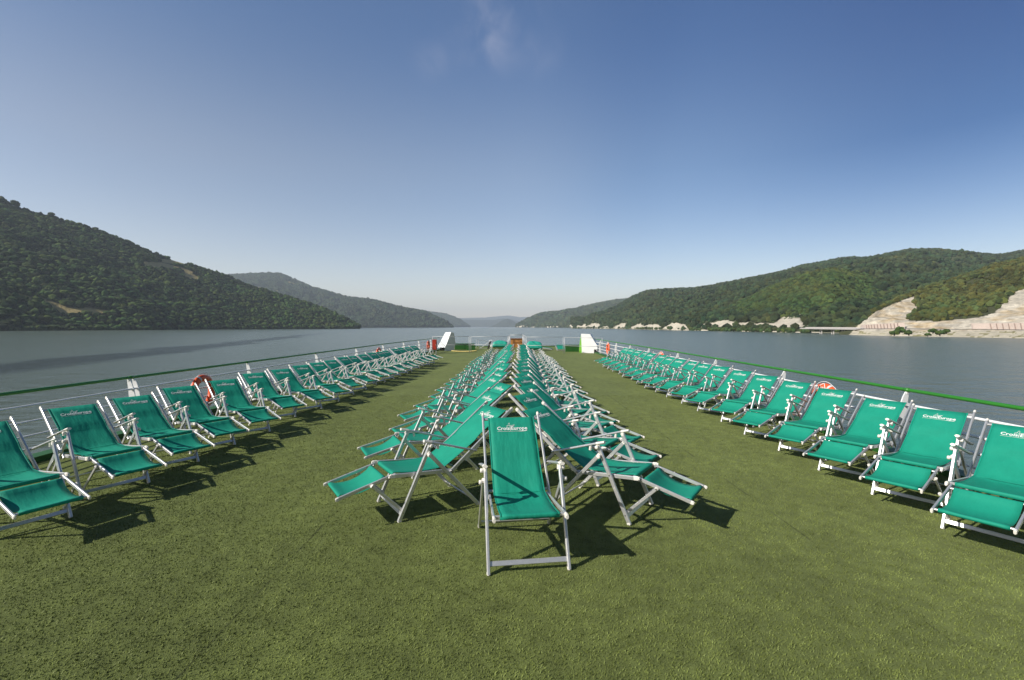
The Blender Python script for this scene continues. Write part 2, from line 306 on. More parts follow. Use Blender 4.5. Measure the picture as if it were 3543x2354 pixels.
# ------------------------------------------------------------------ water and river bed
def water_mat():
    m = bpy.data.materials.new('river water'); m.use_nodes = True; nt = m.node_tree; L = nt.links; b = nt.nodes['Principled BSDF']
    b.inputs['Base Color'].default_value = (0.060, 0.078, 0.058, 1); b.inputs['Roughness'].default_value = 0.16; b.inputs['IOR'].default_value = 1.33
    g = nt.nodes.new('ShaderNodeNewGeometry')
    def noise(sc, det, st, dist=0):
        n = nt.nodes.new('ShaderNodeTexNoise'); n.inputs['Scale'].default_value = sc; n.inputs['Detail'].default_value = det; n.inputs['Distortion'].default_value = dist
        q = nt.nodes.new('ShaderNodeMapping'); q.inputs['Scale'].default_value = st; L.new(g.outputs['Position'], q.inputs['Vector']); L.new(q.outputs['Vector'], n.inputs['Vector']); return n.outputs['Fac']
    sx2 = nt.nodes.new('ShaderNodeSeparateXYZ'); L.new(g.outputs['Position'], sx2.inputs[0])
    def mth(op, a, b_=None):
        q = nt.nodes.new('ShaderNodeMath'); q.operation = op
        for i, v in enumerate((a, b_)):
            if v is None: continue
            if isinstance(v, (int, float)): q.inputs[i].default_value = v
            else: L.new(v, q.inputs[i])
        return q.outputs[0]
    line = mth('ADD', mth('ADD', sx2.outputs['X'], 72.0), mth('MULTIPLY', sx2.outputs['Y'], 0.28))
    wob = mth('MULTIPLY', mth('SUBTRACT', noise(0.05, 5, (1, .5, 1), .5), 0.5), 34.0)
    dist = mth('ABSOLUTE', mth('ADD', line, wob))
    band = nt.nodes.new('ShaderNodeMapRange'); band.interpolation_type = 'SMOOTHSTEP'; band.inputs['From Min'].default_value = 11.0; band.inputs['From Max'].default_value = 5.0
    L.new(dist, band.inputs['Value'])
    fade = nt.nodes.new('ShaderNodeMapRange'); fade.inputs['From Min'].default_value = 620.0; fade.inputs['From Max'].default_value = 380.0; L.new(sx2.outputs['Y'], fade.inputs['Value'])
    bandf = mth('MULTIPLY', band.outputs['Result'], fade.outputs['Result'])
    w1 = noise(0.9, 4, (0.8, 1.4, 1)); w2 = noise(0.16, 3, (1, 1.6, 1))
    ms = noise(0.011, 3, (1.0, 0.42, 1), 0.4)                      # wind patches
    r = nt.nodes.new('ShaderNodeMapRange'); r.interpolation_type = 'SMOOTHSTEP'; r.inputs['From Min'].default_value = 0.40; r.inputs['From Max'].default_value = 0.62
    r.inputs['To Min'].default_value = 0.45; r.inputs['To Max'].default_value = 0.8; L.new(ms, r.inputs['Value'])
    strn = mth('ADD', r.outputs['Result'], mth('MULTIPLY', bandf, 2.2))
    b1 = nt.nodes.new('ShaderNodeBump'); b1.inputs['Distance'].default_value = 0.16; L.new(strn, b1.inputs['Strength']); L.new(mth('ADD', mth('MULTIPLY', bandf, -0.02), 0.22), b.inputs['Roughness'])
    cmx = nt.nodes.new('ShaderNodeMix'); cmx.data_type = 'RGBA'; cmx.inputs['A'].default_value = (0.088, 0.114, 0.084, 1); cmx.inputs['B'].default_value = (0.026, 0.032, 0.016, 1); L.new(bandf, cmx.inputs['Factor']); L.new(cmx.outputs['Result'], b.inputs['Base Color']); L.new(w1, b1.inputs['Height'])  # ripple band's darker sky reflection is put into the base colour
    b2 = nt.nodes.new('ShaderNodeBump'); b2.inputs['Distance'].default_value = 0.8; b2.inputs['Strength'].default_value = 0.4; L.new(w2, b2.inputs['Height'])
    L.new(b1.outputs['Normal'], b2.inputs['Normal']); L.new(b2.outputs['Normal'], b.inputs['Normal'])
    return m
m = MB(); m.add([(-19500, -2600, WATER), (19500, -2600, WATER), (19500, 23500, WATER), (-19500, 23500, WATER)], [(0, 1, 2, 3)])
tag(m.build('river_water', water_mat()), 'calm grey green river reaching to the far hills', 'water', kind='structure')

# ------------------------------------------------------------------ hills
ico = None
def ico_unit(sub):
    bm = bmesh.new(); bmesh.ops.create_icosphere(bm, subdivisions=sub, radius=1)
    V = np.array([v.co[:] for v in bm.verts]); Fc = np.array([[v.index for v in f.verts] for f in bm.faces]); bm.free(); return V, Fc
ICO1 = ico_unit(1); ICO2 = ico_unit(2)
def crowns(P, R, base, sub=1, squash=0.85, var=0.35):
    """P (n,3) positions, R (n,) radii -> merged lumpy crowns"""
    V0, F0 = ICO1 if sub == 1 else ICO2
    n = len(P); k = len(V0)
    disp = 1 + 0.30 * (rng.random((n, k)) - 0.5) * 2
    V = V0[None] * disp[:, :, None] * R[:, None, None]
    V[:, :, 2] *= squash * (0.85 + 0.4 * rng.random((n, 1)))
    V += P[:, None, :]
    Fc = F0[None] + (np.arange(n) * k)[:, None, None]
    t = 1 + var * (rng.random((n, 1)) - 0.5) * 2
    hue = rng.random((n, 1))
    c = np.array(base)[None] * t
    c[:, 0:1] *= 0.85 + 0.4 * hue; c[:, 2:3] *= 1.15 - 0.4 * hue
    C = np.repeat(c[:, None, :], k, 1)
    return V.reshape(-1, 3), Fc.reshape(-1, 3), C.reshape(-1, 3)
ROCK = np.array((0.50, 0.45, 0.36)); SOIL = np.array((0.055, 0.065, 0.03)); MEADOW = np.array((0.42, 0.33, 0.14))
def hill(name, label, px, rows, segs, noise, colfn, ntree=0, rtree=(4, 6), green=(0.045, 0.065, 0.022), treefn=None, ncol=200, seed=0, forest_label=None, sub=1, back=True, var=0.35, grp=None, rough=None):
    """rows: list of (py array, depth array) from waterline to ridge, sampled on px. Real 3-D terrain between them."""
    pxs = np.linspace(px[0], px[-1], ncol)
    ctr = [(np.interp(pxs, px, a), np.interp(pxs, px, d)) for a, d in rows]
    G = []; PX = []; PY = []
    for k in range(len(ctr) - 1):
        (a0, d0), (a1, d1) = ctr[k], ctr[k + 1]
        for j in range(segs[k] + (1 if k == len(ctr) - 2 else 0)):
            t = j / segs[k]
            Y = d0 + (d1 - d0) * t
            X0, Z0 = ray(pxs, a0, d0); X1, Z1 = ray(pxs, a1, d1)
            prof = t if k < len(ctr) - 2 else t ** 0.92
            Z = Z0 + (Z1 - Z0) * prof
            X = (pxs - CX) / F * Y
            nn = noise[k] * np.sin(np.pi * min(t, 1)) * fbm(X / 90 + seed, Y / 90 + seed * 3) if k == len(ctr) - 2 else noise[k] * math.sin(math.pi * t) * fbm(X / 14 + seed, Y / 14)
            if k == 0 and j == 0: Z = np.full_like(Y, WATER - 0.6)
            G.append(np.stack([X, Y, Z + nn], 1)); PX.append(pxs)
            PY.append(CY - ((Z + nn) - CAMZ) / Y * F - (CY - HZ))
    if back:
        base = G[-1]
        for q in (0.25, 0.6, 1.0):
            Bk = base.copy(); Bk[:, 1] += q * 350 + 0 * Bk[:, 1]; Bk[:, 0] = (pxs - CX) / F * Bk[:, 1]; Bk[:, 2] = base[:, 2] * (1 - q) + (WATER - 2) * q
            G.append(Bk); PX.append(pxs); PY.append(PY[-1])
    G = np.array(G); PX = np.array(PX); PY = np.array(PY); nr = len(G)
    if rough is not None:
        k = rough(PX, PY, G) & (PY < 1137)
        G[..., 1] += np.where(k, 3.2 * fbm(G[..., 0] / 7 + G[..., 2] / 18, G[..., 2] / 7 + G[..., 1] / 30, 5, .62), 0)
    cols = colfn(PX, PY, G)
    idx = np.arange(nr * ncol).reshape(nr, ncol)
    Fc = np.stack([idx[:-1, :-1], idx[:-1, 1:], idx[1:, 1:], idx[1:, :-1]], -1).reshape(-1, 4)
    o = raw_mesh(name, G.reshape(-1, 3), Fc, M_ground, True, cols.reshape(-1, 3)); tag(o, label, 'hill', kind='structure')
    if ntree:
        nb = 3 if back else 0
        # sample by true area
        Q = G[:nr - nb + (1 if back else 0)]
        e1 = Q[:-1, 1:] - Q[:-1, :-1]; e2 = Q[1:, :-1] - Q[:-1, :-1]
        A = np.linalg.norm(np.cross(e1, e2), axis=-1).ravel(); A /= A.sum()
        cell = rng.choice(len(A), ntree, p=A); r_, c_ = np.divmod(cell, ncol - 1)
        u = rng.random(ntree); v = rng.random(ntree)
        bil = lambda T: (T[r_, c_].T * (1 - u) * (1 - v)).T + (T[r_, c_ + 1].T * u * (1 - v)).T + (T[r_ + 1, c_].T * (1 - u) * v).T + (T[r_ + 1, c_ + 1].T * u * v).T
        P = bil(G); ax = bil(PX); ay = bil(PY)
        keep = treefn(ax, ay, P) if treefn else np.ones(ntree, bool)
        P = P[keep]; R = rtree[0] * .75 + (rtree[1] * 1.15 - rtree[0] * .75) * rng.random(len(P)) ** 1.7
        P[:, 2] += R * 0.45
        V, T, C = crowns(P, R, green, sub, var=var)
        # forest-scale colour drift (kinds of trees)
        f = 1 + 0.28 * fbm(V[:, 0] / 120 + 3, V[:, 1] / 120 + 9, 3)
        C = C * f[:, None]; C[:, 0] *= 1 + 0.25 * fbm(V[:, 0] / 60, V[:, 1] / 60, 2)
        fo = raw_mesh('forest', V, T, M_leaf, False, np.clip(C, 0, 1))
        tag(fo, forest_label, 'forest', kind='stuff')
    return G
A = np.array
def ell(ax, ay, L):
    m_ = np.full(np.shape(ax), -9.0)
    for cx, cy, rx, ry, sl_ in L:
        dx = ax - cx; dy = ay - cy - sl_ * dx
        m_ = np.maximum(m_, 1 - np.clip(((dx / rx) ** 2 + (dy / ry) ** 2), 0, 4) )
    return m_
def cols_of(base, mask, c2, G, jit=0.12):
    C = np.broadcast_to(base, G.shape).copy(); k = np.clip(mask * 4, 0, 1)[..., None]
    C = C * (1 - k) + c2 * k
    C *= (1 + jit * fbm(G[..., 0] / 12, G[..., 1] / 12 + G[..., 2] / 9, 4))[..., None]
    return np.clip(C, 0, 1)
# --- left wooded hill
mead1 = [(555, 921, 66, 14, .12), (600, 908, 56, 8, .16), (662, 958, 36, 13, .33), (745, 988, 20, 5, .3), (640, 935, 44, 7, .3), (760, 1003, 12, 4, .3),
         (285, 1078, 120, 13, .04), (190, 1056, 60, 10, .28), (120, 1033, 70, 7, .2)]
def c1(ax, ay, G_):
    n_ = fbm(G_[..., 0] / 25, G_[..., 1] / 25) * .35
    return cols_of(SOIL, ell(ax, ay, mead1) + n_ * (ell(ax, ay, mead1) > -.5), MEADOW, G_)
def t1(ax, ay, P):
    return (ell(ax, ay, mead1) + 0.25 * fbm(P[:, 0] / 20, P[:, 1] / 20) < 0.05)
pxa = A([-900, -300, 0, 51, 169, 254, 339, 424, 508, 542, 636, 699, 784, 847, 911, 1000, 1080, 1150, 1205, 1245])
ska = A([560, 630, 700, 716, 752, 772, 797, 829, 867, 883, 911, 930, 957, 984, 1006, 1030, 1056, 1083, 1110, 1133])
dsa = np.interp(pxa, [-900, 0, 500, 1000, 1245], [560, 872, 1100, 1535, 1750])
dra = dsa + np.interp(pxa, [-900, 0, 784, 1100, 1245], [620, 640, 560, 330, 60])
wl = lambda d: HZ + (CAMZ - WATER) * F / d
hill('hill_slope', 'steep wooded hill on the left bank with tan meadow strips', pxa, [(wl(dsa), dsa), (wl(dsa) - 4, dsa + 8), (ska, dra)], [2, 70], [0, 26], c1,
     32000, (4.4, 8.6), (0.033, 0.060, 0.013), t1, 260, 1, 'dense dark green woodland covering the steep left bank hill', sub=1, var=0.85)
# --- second left hill
pxb = A([640, 788, 900, 961, 991, 1081, 1201, 1291, 1381, 1471, 1516, 1545, 1563])
skb = A([985, 955, 950, 949, 958, 997, 1031, 1042, 1066, 1083, 1105, 1122, 1135])
dsb = np.interp(pxb, [640, 1245, 1563], [3700, 3700, 4300]); drb = dsb + np.interp(pxb, [640, 1000, 1563], [2200, 2000, 200])
mead2 = [(1010, 982, 26, 5, .35), (960, 1010, 30, 4, .3), (1085, 1028, 22, 4, .3), (1150, 1045, 20, 3, .3), (900, 1000, 20, 5, .3)]
hill('hill_slope', 'second wooded hill on the left bank, bluish and further away', pxb, [(wl(dsb), dsb), (skb, drb)], [60], [70], lambda a, b, g: cols_of(A((.032, .050, .022)), ell(a, b, mead2), MEADOW, g, .55), 
     52000, (11, 19), (0.030, 0.048, 0.020), lambda a, b, p: ell(a, b, mead2) < 0, 200, 2, 'woodland on the second left hill', var=0.5)
# --- third left headland and far ridges
pxc = A([1380, 1440, 1479, 1546, 1591, 1614, 1622]); skc = A([1072, 1076, 1084, 1093, 1112, 1128, 1134])
dsc = A([8200, 8200, 8300, 8400, 8500, 8700, 8800.]); 
hill('hill_slope', 'blue hazy headland sloping down right of the second left hill', pxc, [(wl(dsc), dsc), (skc, dsc + A([900, 900, 800, 700, 400, 150, 60]))], [40], [30], lambda a, b, g: cols_of(SOIL * .9, a * 0, MEADOW, g), 
     9000, (20, 34), (0.034, 0.052, 0.022), None, 120, 3, 'woodland on the blue hazy headland')
pxq = A([1688, 1715, 1740, 1757, 1775, 1795, 1814]); skq = A([1134, 1123, 1107, 1102.5, 1110, 1124, 1134]); dq = np.full(7, 9800.)
hill('hill_slope', 'small blue conical headland in the middle of the far valley', pxq, [(wl(dq), dq), (skq, dq + A([60, 300, 600, 700, 600, 300, 60]))], [24], [25], lambda a, b, g: cols_of(A((.04, .055, .03)), a * 0, MEADOW, g, .3), ncol=80, seed=14)
pxd = A([1480, 1560, 1600, 1650, 1711, 1741, 1775, 1801, 1840, 1900, 1980]); skd = A([1096, 1101, 1106, 1107, 1107, 1102, 1106, 1114, 1108, 1100, 1090])
dd = np.full(len(pxd), 12500.)
hill('hill_slope', 'pale blue ridge closing the river valley', pxd, [(wl(dd), dd), (skd, dd + 1500)], [30], [50], lambda a, b, g: cols_of(A((.04, .055, .03)), a * 0, MEADOW, g, .3), ncol=120, seed=4)
pxe = A([1550, 1600, 1680, 1730, 1760, 1800, 1860, 1950]); ske = A([1100, 1101, 1099, 1094, 1092, 1098, 1096, 1094])
de = np.full(len(pxe), 18500.)
hill('hill_slope', 'palest distant ridge above the end of the river', pxe, [(wl(de), de), (ske, de + 1200)], [24], [60], lambda a, b, g: cols_of(A((.045, .06, .035)), a * 0, MEADOW, g, .3), ncol=100, seed=5)
# --- right far hill
pxf = A([1784, 1800, 1830, 1861, 1937, 1997, 2060, 2132, 2230, 2400]); skf = A([1134, 1118, 1103, 1087, 1078, 1068, 1053, 1040, 1030, 1010])
dsf = A([5200, 5000, 4800, 4500, 3900, 3500, 3300, 3200, 3100, 3100.]); drf = dsf + A([100, 550, 900, 1200, 1600, 1900, 2200, 2400, 2500, 2500])
shore_x = [1785, 1800, 1812, 1826, 1830, 1855, 1862, 1885, 1890, 1912, 1935, 1938, 1968, 1971, 1980, 1983, 1994, 1997, 2005, 2008, 2018, 2027, 2030, 2036, 2048, 2060, 2075, 2080, 2090, 2104, 2108, 2128, 2148, 2162, 2166, 2188, 2205, 2220, 2224, 2250, 2270, 2286, 2290, 2302, 2330, 2345, 2381, 2386, 2408, 2435, 2470, 2510, 2535, 2560, 2585, 2610, 2640, 2670, 2690, 2705, 2718, 2745, 2765, 2782, 2805, 2840, 2900]
shore_t = [1131, 1128, 1126.5, 1129, 1132, 1130.5, 1133, 1131, 1129.5, 1128.5, 1129, 1138, 1138, 1124, 1124, 1136, 1136, 1127, 1127, 1131, 1124, 1119, 1131, 1127, 1119, 1118, 1122, 1136, 1129, 1129, 1137, 1130, 1121, 1117, 1136, 1130, 1123, 1119, 1128, 1124, 1122, 1126, 1138, 1130, 1117, 1116, 1128, 1138, 1130, 1121, 1116, 1108, 1113, 1117, 1114, 1121, 1117, 1120, 1113, 1098, 1094, 1093, 1104, 1122, 1130, 1140, 1150]
def rockR(ax, ay, P):
    top = np.interp(ax, shore_x, shore_t)
    wlx = np.interp(ax, [1785, 2000, 2297, 2500, 2700, 2900], [1137, 1139, 1143, 1146, 1150, 1156])
    n_ = fbm(ax / 9, ay / 5, 3)
    low = np.where(ax > 2390, wlx - 14 + 3 * n_, wlx - 5 + 3 * n_)
    m_ = (ay > top + 1.5 * n_) & (ay < low) & (ax < 2860)
    beach = (ay > wlx - 3.5 + 1.5 * fbm(ax / 20, ay / 3, 2))
    scar = ell(ax, ay, [(2772, 1088, 32, 3.5, .05), (2560, 1062, 30, 3, -.6), (2800, 1030, 18, 3, .2), (2880, 1085, 30, 3, .1)]) > 0.2
    return (m_ | beach | scar)
def cR(base):
    def f(a, b, g):
        k = rockR(a, b, g).astype(float)
        return cols_of(base, k, ROCK, g, .2)
    return f
tR = lambda a, b, p: ~rockR(a, b, p)
hill('hill_slope', 'far wooded hill on the right bank with pale cliffs at its foot', pxf, [(wl(dsf), dsf), (1124 + 0 * dsf, dsf + 40), (skf, drf)], [8, 60], [2, 60], cR(SOIL), 30000, (8, 14), (0.045, 0.066, 0.028), tR, 260, 6, 'woodland on the far right hill', var=.45)
# --- right main hill
pxg = A([1975, 2020, 2070, 2132, 2185, 2222, 2237, 2300, 2417, 2552, 2702, 2762, 2928, 3003, 3138, 3228, 3378, 3453, 3543, 3900, 4500])
skg = A([1133, 1117, 1092, 1060, 1028, 1013, 1007, 1003, 998, 972, 942, 924, 893, 894, 867, 864, 879, 885, 868, 820, 800])
dsg = np.interp(pxg, [1975, 2000, 2297, 2500, 2831, 3100, 4500], [2400, 2250, 1150, 830, 570, 560, 560])
drg = dsg + np.interp(pxg, [1975, 2132, 2300, 2700, 3200, 4500], [60, 900, 1300, 1350, 1400, 1400])
hill('hill_slope', 'long wooded hill on the right bank above the white shore cliffs', pxg, [(wl(dsg), dsg), (wl(dsg) - 14, dsg + 22), (wl(dsg) - 36, dsg + 60), (skg, drg)], [6, 10, 80], [.6, 2.0, 40], cR(SOIL), 70000, (3.6, 6.6), (0.034, 0.054, 0.021), tR, 420, 7, 'dense woodland over the long right bank hill', var=.5)
# --- rounded spur in front of it
pxh = A([2470, 2560, 2655, 2765, 2876, 2986, 3074, 3141, 3230, 3330])
skh = A([1104, 1050, 1003, 960, 934, 955, 990, 1012, 1050, 1110])
dsh = np.interp(pxh, [2470, 2500, 2831, 2960, 3330], [960, 910, 650, 700, 700])
hill('hill_slope', 'rounded wooded spur behind the road bridge', pxh, [(1122 + 0 * pxh + 0., dsh), (skh, dsh + A([60, 150, 230, 290, 320, 290, 240, 200, 150, 60]))], [60], [14], lambda a, b, g: cols_of(SOIL, ell(a, b, [(2925, 1082, 22, 4, .1), (2800, 1092, 14, 3, .1)]) - .2, ROCK * .7, g), 16000, (3.0, 5.2), (0.050, 0.078, 0.021), None, 200, 8, 'brighter green woodland on the rounded spur', var=.5)
# --- near right hill with the road cutting
pxn = A([2905, 2950, 2975, 2990, 3030, 3097, 3163, 3251, 3340, 3428, 3543, 3750, 4200, 5000])
wn_ = A([1158, 1159.5, 1160, 1160.5, 1161.5, 1163, 1164, 1166, 1167.5, 1169, 1171.5, 1176, 1188, 1215])
dn = (CAMZ - WATER) * F / (wn_ - HZ)
rdy = A([1149, 1141, 1139, 1139, 1139, 1139, 1139.5, 1140, 1140.5, 1141.5, 1143, 1146, 1152, 1164])
skn = A([1147, 1139, 1137, 1114, 1075, 1040, 1013, 982, 955, 920, 893, 830, 760, 700])
k_ = A([8, 16, 19, 20, 21, 22, 23, 24, 24, 24, 24, 24, 22, 20])
def rockN(ax, ay, P):
    n_ = fbm(P[..., 0] / 9, P[..., 1] / 9 + P[..., 2] / 7, 4)
    # cut faces: left rock shoulder, thin band, big right quarry
    vx = [2975, 3030, 3085, 3150, 3168, 3160, 3158]
    up = np.interp(ax, [2900, 2982, 3030, 3097, 3150, 3165, 3166, 3180, 3240, 3330, 3400, 3440, 3462, 3480, 3500, 3543, 3700, 5000],
                   [1200, 1112, 1078, 1048, 1028, 1024, 1112, 1110, 1112, 1104, 1095, 1082, 1060, 1040, 1014, 1000, 980, 940])
    edge = np.interp(ay, [1025, 1050, 1072, 1090, 1100, 1112], [3170, 3163, 3168, 3150, 3140, 3142])
    m_ = ay > up + 4 * n_
    m_ &= ~((ax > edge + 5 * n_) & (ax < 3180) & (ay < 1110))
    return m_
def cN(a, b, g):
    k = rockN(a, b, g).astype(float); gul = fbm(g[..., 0] / 4 - g[..., 1] / 8 + g[..., 2] / 10, g[..., 1] / 6 + g[..., 2] / 26, 5, .65); blot = fbm(g[..., 0] / 11 + g[..., 2] / 13, g[..., 1] / 13, 4)
    C = cols_of(A((.06, .065, .03)), k, ROCK, g, .22); C = C * np.where(k[..., None] > 0, 1 + .6 * gul[..., None] + A((.02, -.10, -.28)) * np.clip(blot, 0, 1)[..., None] * 2, 1)
    emb = (b > 1146) & (k > 0)
    st = fbm(g[..., 0] / 4, g[..., 1] / 4, 3)
    C[emb] = (A((.50, .45, .34))[None] * (1 + .2 * st[emb])[:, None]); gr = emb & (st > .28); C[gr] = A((.22, .20, .09))
    return np.clip(C, 0, 1)
GN = hill('hill_slope', 'near right bank hill with pale quarried rock faces above the road', pxn, [(wn_, dn), (rdy, dn + k_), (rdy - .6, dn + k_ + 12), (rdy - 4, dn + k_ + 14), (skn, dn + k_ + A([16, 18, 20, 40, 90, 170, 230, 280, 320, 350, 380, 420, 420, 400]))],
     [10, 2, 3, 130], [.8, 0, 0, 15], cN, 15000, (2.1, 3.5), (0.062, 0.076, 0.023), lambda a, b, p: ~rockN(a, b, p) & (p[:, 2] > 6), 420, 9, 'scrubby green woodland above the quarried rock on the right', var=.5, rough=rockN)
# road, parapet, retaining walls, bridge on the right bank
def at(px, py, d): x, z = ray(px, py, d); return Vector((x, d, z))
pr = np.linspace(2960, 4200, 60); d0 = np.interp(pr, pxn, dn + k_); yr = np.interp(pr, pxn, rdy)
V = []; 
for a, d, y in zip(pr, d0, yr):
    p = at(a, y, d); q = at(a, y - .6, d + 12); V += [(p.x, p.y, p.z + .25), (q.x, q.y, q.z + .35)]
Fc = [(2 * i, 2 * i + 2, 2 * i + 3, 2 * i + 1) for i in range(len(pr) - 1)]
m = MB(); m.add(V, Fc); tag(m.build('road', M_asph), 'grey road cut into the right bank above the embankment', 'road', kind='structure')
def retaining(p0, p1, h0, h1, ribs, label):
    root = empty('retaining_wall', at((p0 + p1) / 2, np.interp((p0 + p1) / 2, pxn, rdy), float(np.interp((p0 + p1) / 2, pxn, dn + k_)) + 12))
    loc = root.location.copy()
    m = MB(); n = 14; top = []; bot = []
    for i in range(n + 1):
        a = p0 + (p1 - p0) * i / n; d = float(np.interp(a, pxn, dn + k_)) + 11.4; y = float(np.interp(a, pxn, rdy))
        b_ = at(a, y, d) - loc; t_ = at(a, y, d) + Vector((0, 1.2, h0 + (h1 - h0) * i / n)) - loc
        bot.append(b_ + Vector((0, 0, -.3))); top.append(t_)
    for i in range(n):
        b0, b1, t0, t1_ = bot[i], bot[i + 1], top[i], top[i + 1]; off = Vector((0.3, 1.6, 0))
        m.add([b0, b1, t1_, t0, b0 + off, b1 + off, t1_ + off, t0 + off], [(0, 1, 2, 3), (3, 2, 6, 7), (4, 7, 6, 5), (0, 3, 7, 4), (1, 5, 6, 2), (0, 4, 5, 1)])
    m.build('wall_panel', M_conc2, root)
    for a in ribs:
        t = (a - p0) / (p1 - p0) * n; i = min(int(t), n - 1); fr = t - i
        b_ = bot[i].lerp(bot[i + 1], fr); t_ = top[i].lerp(top[i + 1], fr)
        mm = MB(); mm.bar(b_ + Vector((-.1, -.3, 0)), t_ + Vector((-.1, -.3, -.4)), 1.7, .5, (1, .6, 0)); mm.build('wall_rib', M_conc3, root)
    tag(root, label, 'retaining wall')
retaining(2984, 3132, 4.2, 6.0, [3000, 3008, 3017, 3027, 3038, 3049, 3060, 3072, 3084, 3096, 3108], 'long ribbed pinkish retaining wall beside the road, left of the wooded slope')
retaining(3368, 3760, 5.0, 6.5, [3430, 3451, 3472, 3493, 3514, 3535, 3556, 3577, 3598], 'ribbed pinkish retaining wall below the big quarry face at the right')
bd = 510.
root = empty('road_bridge', at(2880, 1158, bd)); L0 = root.location.copy()
m = MB(); p = at(2780, 1136.2, bd + 45) - L0; q = at(2975, 1138.5, bd - 50) - L0
m.bar(p, q, 8, 1.0, (0, 1, 0), 0.05); m.build('bridge_deck', M_conc, root)
m = MB(); m.bar(p + Vector((0, -4, 1.0)), q + Vector((0, -4, 1.0)), .3, .9, (0, 1, 0), 0.05); m.build('parapet', M_conc, root)
for a in (2849, 2891, 2925):
    t = (a - 2780) / 195; c = p.lerp(q, t)
    m = MB()
    for s_ in (-2.6, 2.6): m.bar((c.x + s_ * .3, c.y + s_, c.z - 9), (c.x + s_ * .3, c.y + s_, c.z - .5), 1.0, 1.0, (0, 1, 0))
    m.bar((c.x - 1, c.y - 3.4, c.z - 1.0), (c.x + 1, c.y + 3.4, c.z - 1.0), 1.2, .8, (1, 0, 0)); m.build('bridge_pier', M_conc, root)
tag(root, 'low pale concrete road bridge over a side inlet on the right bank', 'bridge')
# shore bushes on the right bank (one by one) and a leafy shrub mass
def bush(px, py, d, r, label, hgt=1.0, name='bush', cat='bush', green=(0.05, 0.085, 0.022), grp=None):
    p = at(px, py, d); root = empty(name, p)
    n = int(26 + r * 5); q = rng.normal(size=(n, 3)); q /= np.linalg.norm(q, axis=1)[:, None]; q *= (rng.random((n, 1)) ** .5) * r * .75
    q[:, 2] = np.abs(q[:, 2]) * hgt + r * .25
    V, T, C = crowns(q, rng.uniform(.22, .42, n) * r, green, 1, var=.4)
    raw_mesh('crown', V, T, M_leaf, True, C, root)
    m = MB(); m.cyl((0, 0, -r * .3), (0, 0, r * .5), .12 * r, 8, 0, .06 * r); m.build('trunk', M_trunk, root)
    tag(root, label, cat, grp); return root
bush(3112, 1150, 372, 4.3, 'largest dark green bush on the pale embankment right of the bridge', .8)
bush(3094, 1158, 366, 3.4, 'low bush at the waterline just left of the largest embankment bush', .6)
bush(3145, 1158, 362, 3.4, 'round bush at the waterline right of the largest embankment bush', .8)
bush(3228, 1151, 350, 3.0, 'dark bush high on the pale embankment below the wooded slope', .7)
bush(3210, 1162, 346, 2.2, 'small low bush by the water on the embankment', .6)
bush(3252, 1158, 344, 3.6, 'wide spreading bush low on the embankment', .5)
bush(3275, 1152, 346, 2.8, 'rightmost bush on the pale embankment', .7)
n = 620; ax = rng.uniform(2385, 2800, n); d = np.interp(ax, [2297, 2500, 2831], [1150, 830, 570]) + rng.uniform(-1, 20, n)
ax2 = rng.uniform(1990, 2330, 380); d2 = np.interp(ax2, [1975, 2000, 2297, 2500], [2400, 2250, 1150, 830]) + rng.uniform(2, 20, 380)
ax = np.r_[ax, ax2]; d = np.r_[d, d2]; keep = fbm(ax / 40, ax * 0 + 3, 3) > -.28; ax = ax[keep]; d = d[keep]
P = np.stack([(ax - CX) / F * d, d, WATER + 1.0 + rng.random(len(ax)) * 4], 1)
V, T, C = crowns(P, rng.uniform(1.8, 3.6, len(P)), (0.045, 0.075, 0.022), 1, var=.4)
tag(raw_mesh('shoreline_shrubs', V, T, M_leaf, True, C), 'dark leafy shrubs along the foot of the white shore cliffs', 'shrubs', kind='stuff')
# leafy fringe at the left waterline
n = 2600; ax = rng.uniform(-600, 1240, n) ; d = np.interp(ax, pxa, dsa) + rng.uniform(1, 26, n)
P = np.stack([(ax - CX) / F * d, d, WATER + 2 + (d - np.interp(ax, pxa, dsa)) * .35], 1)
V, T, C = crowns(P, rng.uniform(3.5, 6.5, n), (0.042, 0.068, 0.02), 1, var=.5)
tag(raw_mesh('waterside_trees', V, T, M_leaf, True, C), 'bushy green trees fringing the left waterline', 'trees', kind='stuff')
# lone trees on the left skyline
for px_, py_, r_, lb in ((51, 716, 12.5, 'largest round tree on the left skyline, second from the picture edge'), (24, 712, 9, 'narrow tree on the left skyline between two rounder ones'), (4, 702, 12, 'tree at the very left end of the skyline'), (177, 752, 9.5, 'lone pointed tree on the left skyline right of the round ones')):
    dd_ = float(np.interp(px_, pxa, dra)) - 12
    q = at(px_, py_, dd_); rt = bush(px_, py_, dd_, r_ * 1.1, lb, 1.15, 'skyline_tree', 'tree', (0.05, 0.07, 0.02)); rt.location.z += 3
# ------------------------------------------------------------------ haze
m = MB(); m.box((-19000, -2500, WATER - 1), (19000, 23000, 900))
hz = m.build('haze', []); hm = bpy.data.materials.new('river haze'); hm.use_nodes = True; hn = hm.node_tree; hn.nodes.clear()
pv = hn.nodes.new('ShaderNodeVolumePrincipled'); pv.inputs['Color'].default_value = (0.78, 0.89, 1.0, 1); pv.inputs['Density'].default_value = 7e-5; pv.inputs['Anisotropy'].default_value = 0.0
ho = hn.nodes.new('ShaderNodeOutputMaterial'); hn.links.new(pv.outputs[0], ho.inputs['Volume']); hz.data.materials.append(hm)
tag(hz, 'thin blue summer haze over the river valley', 'haze', kind='stuff')

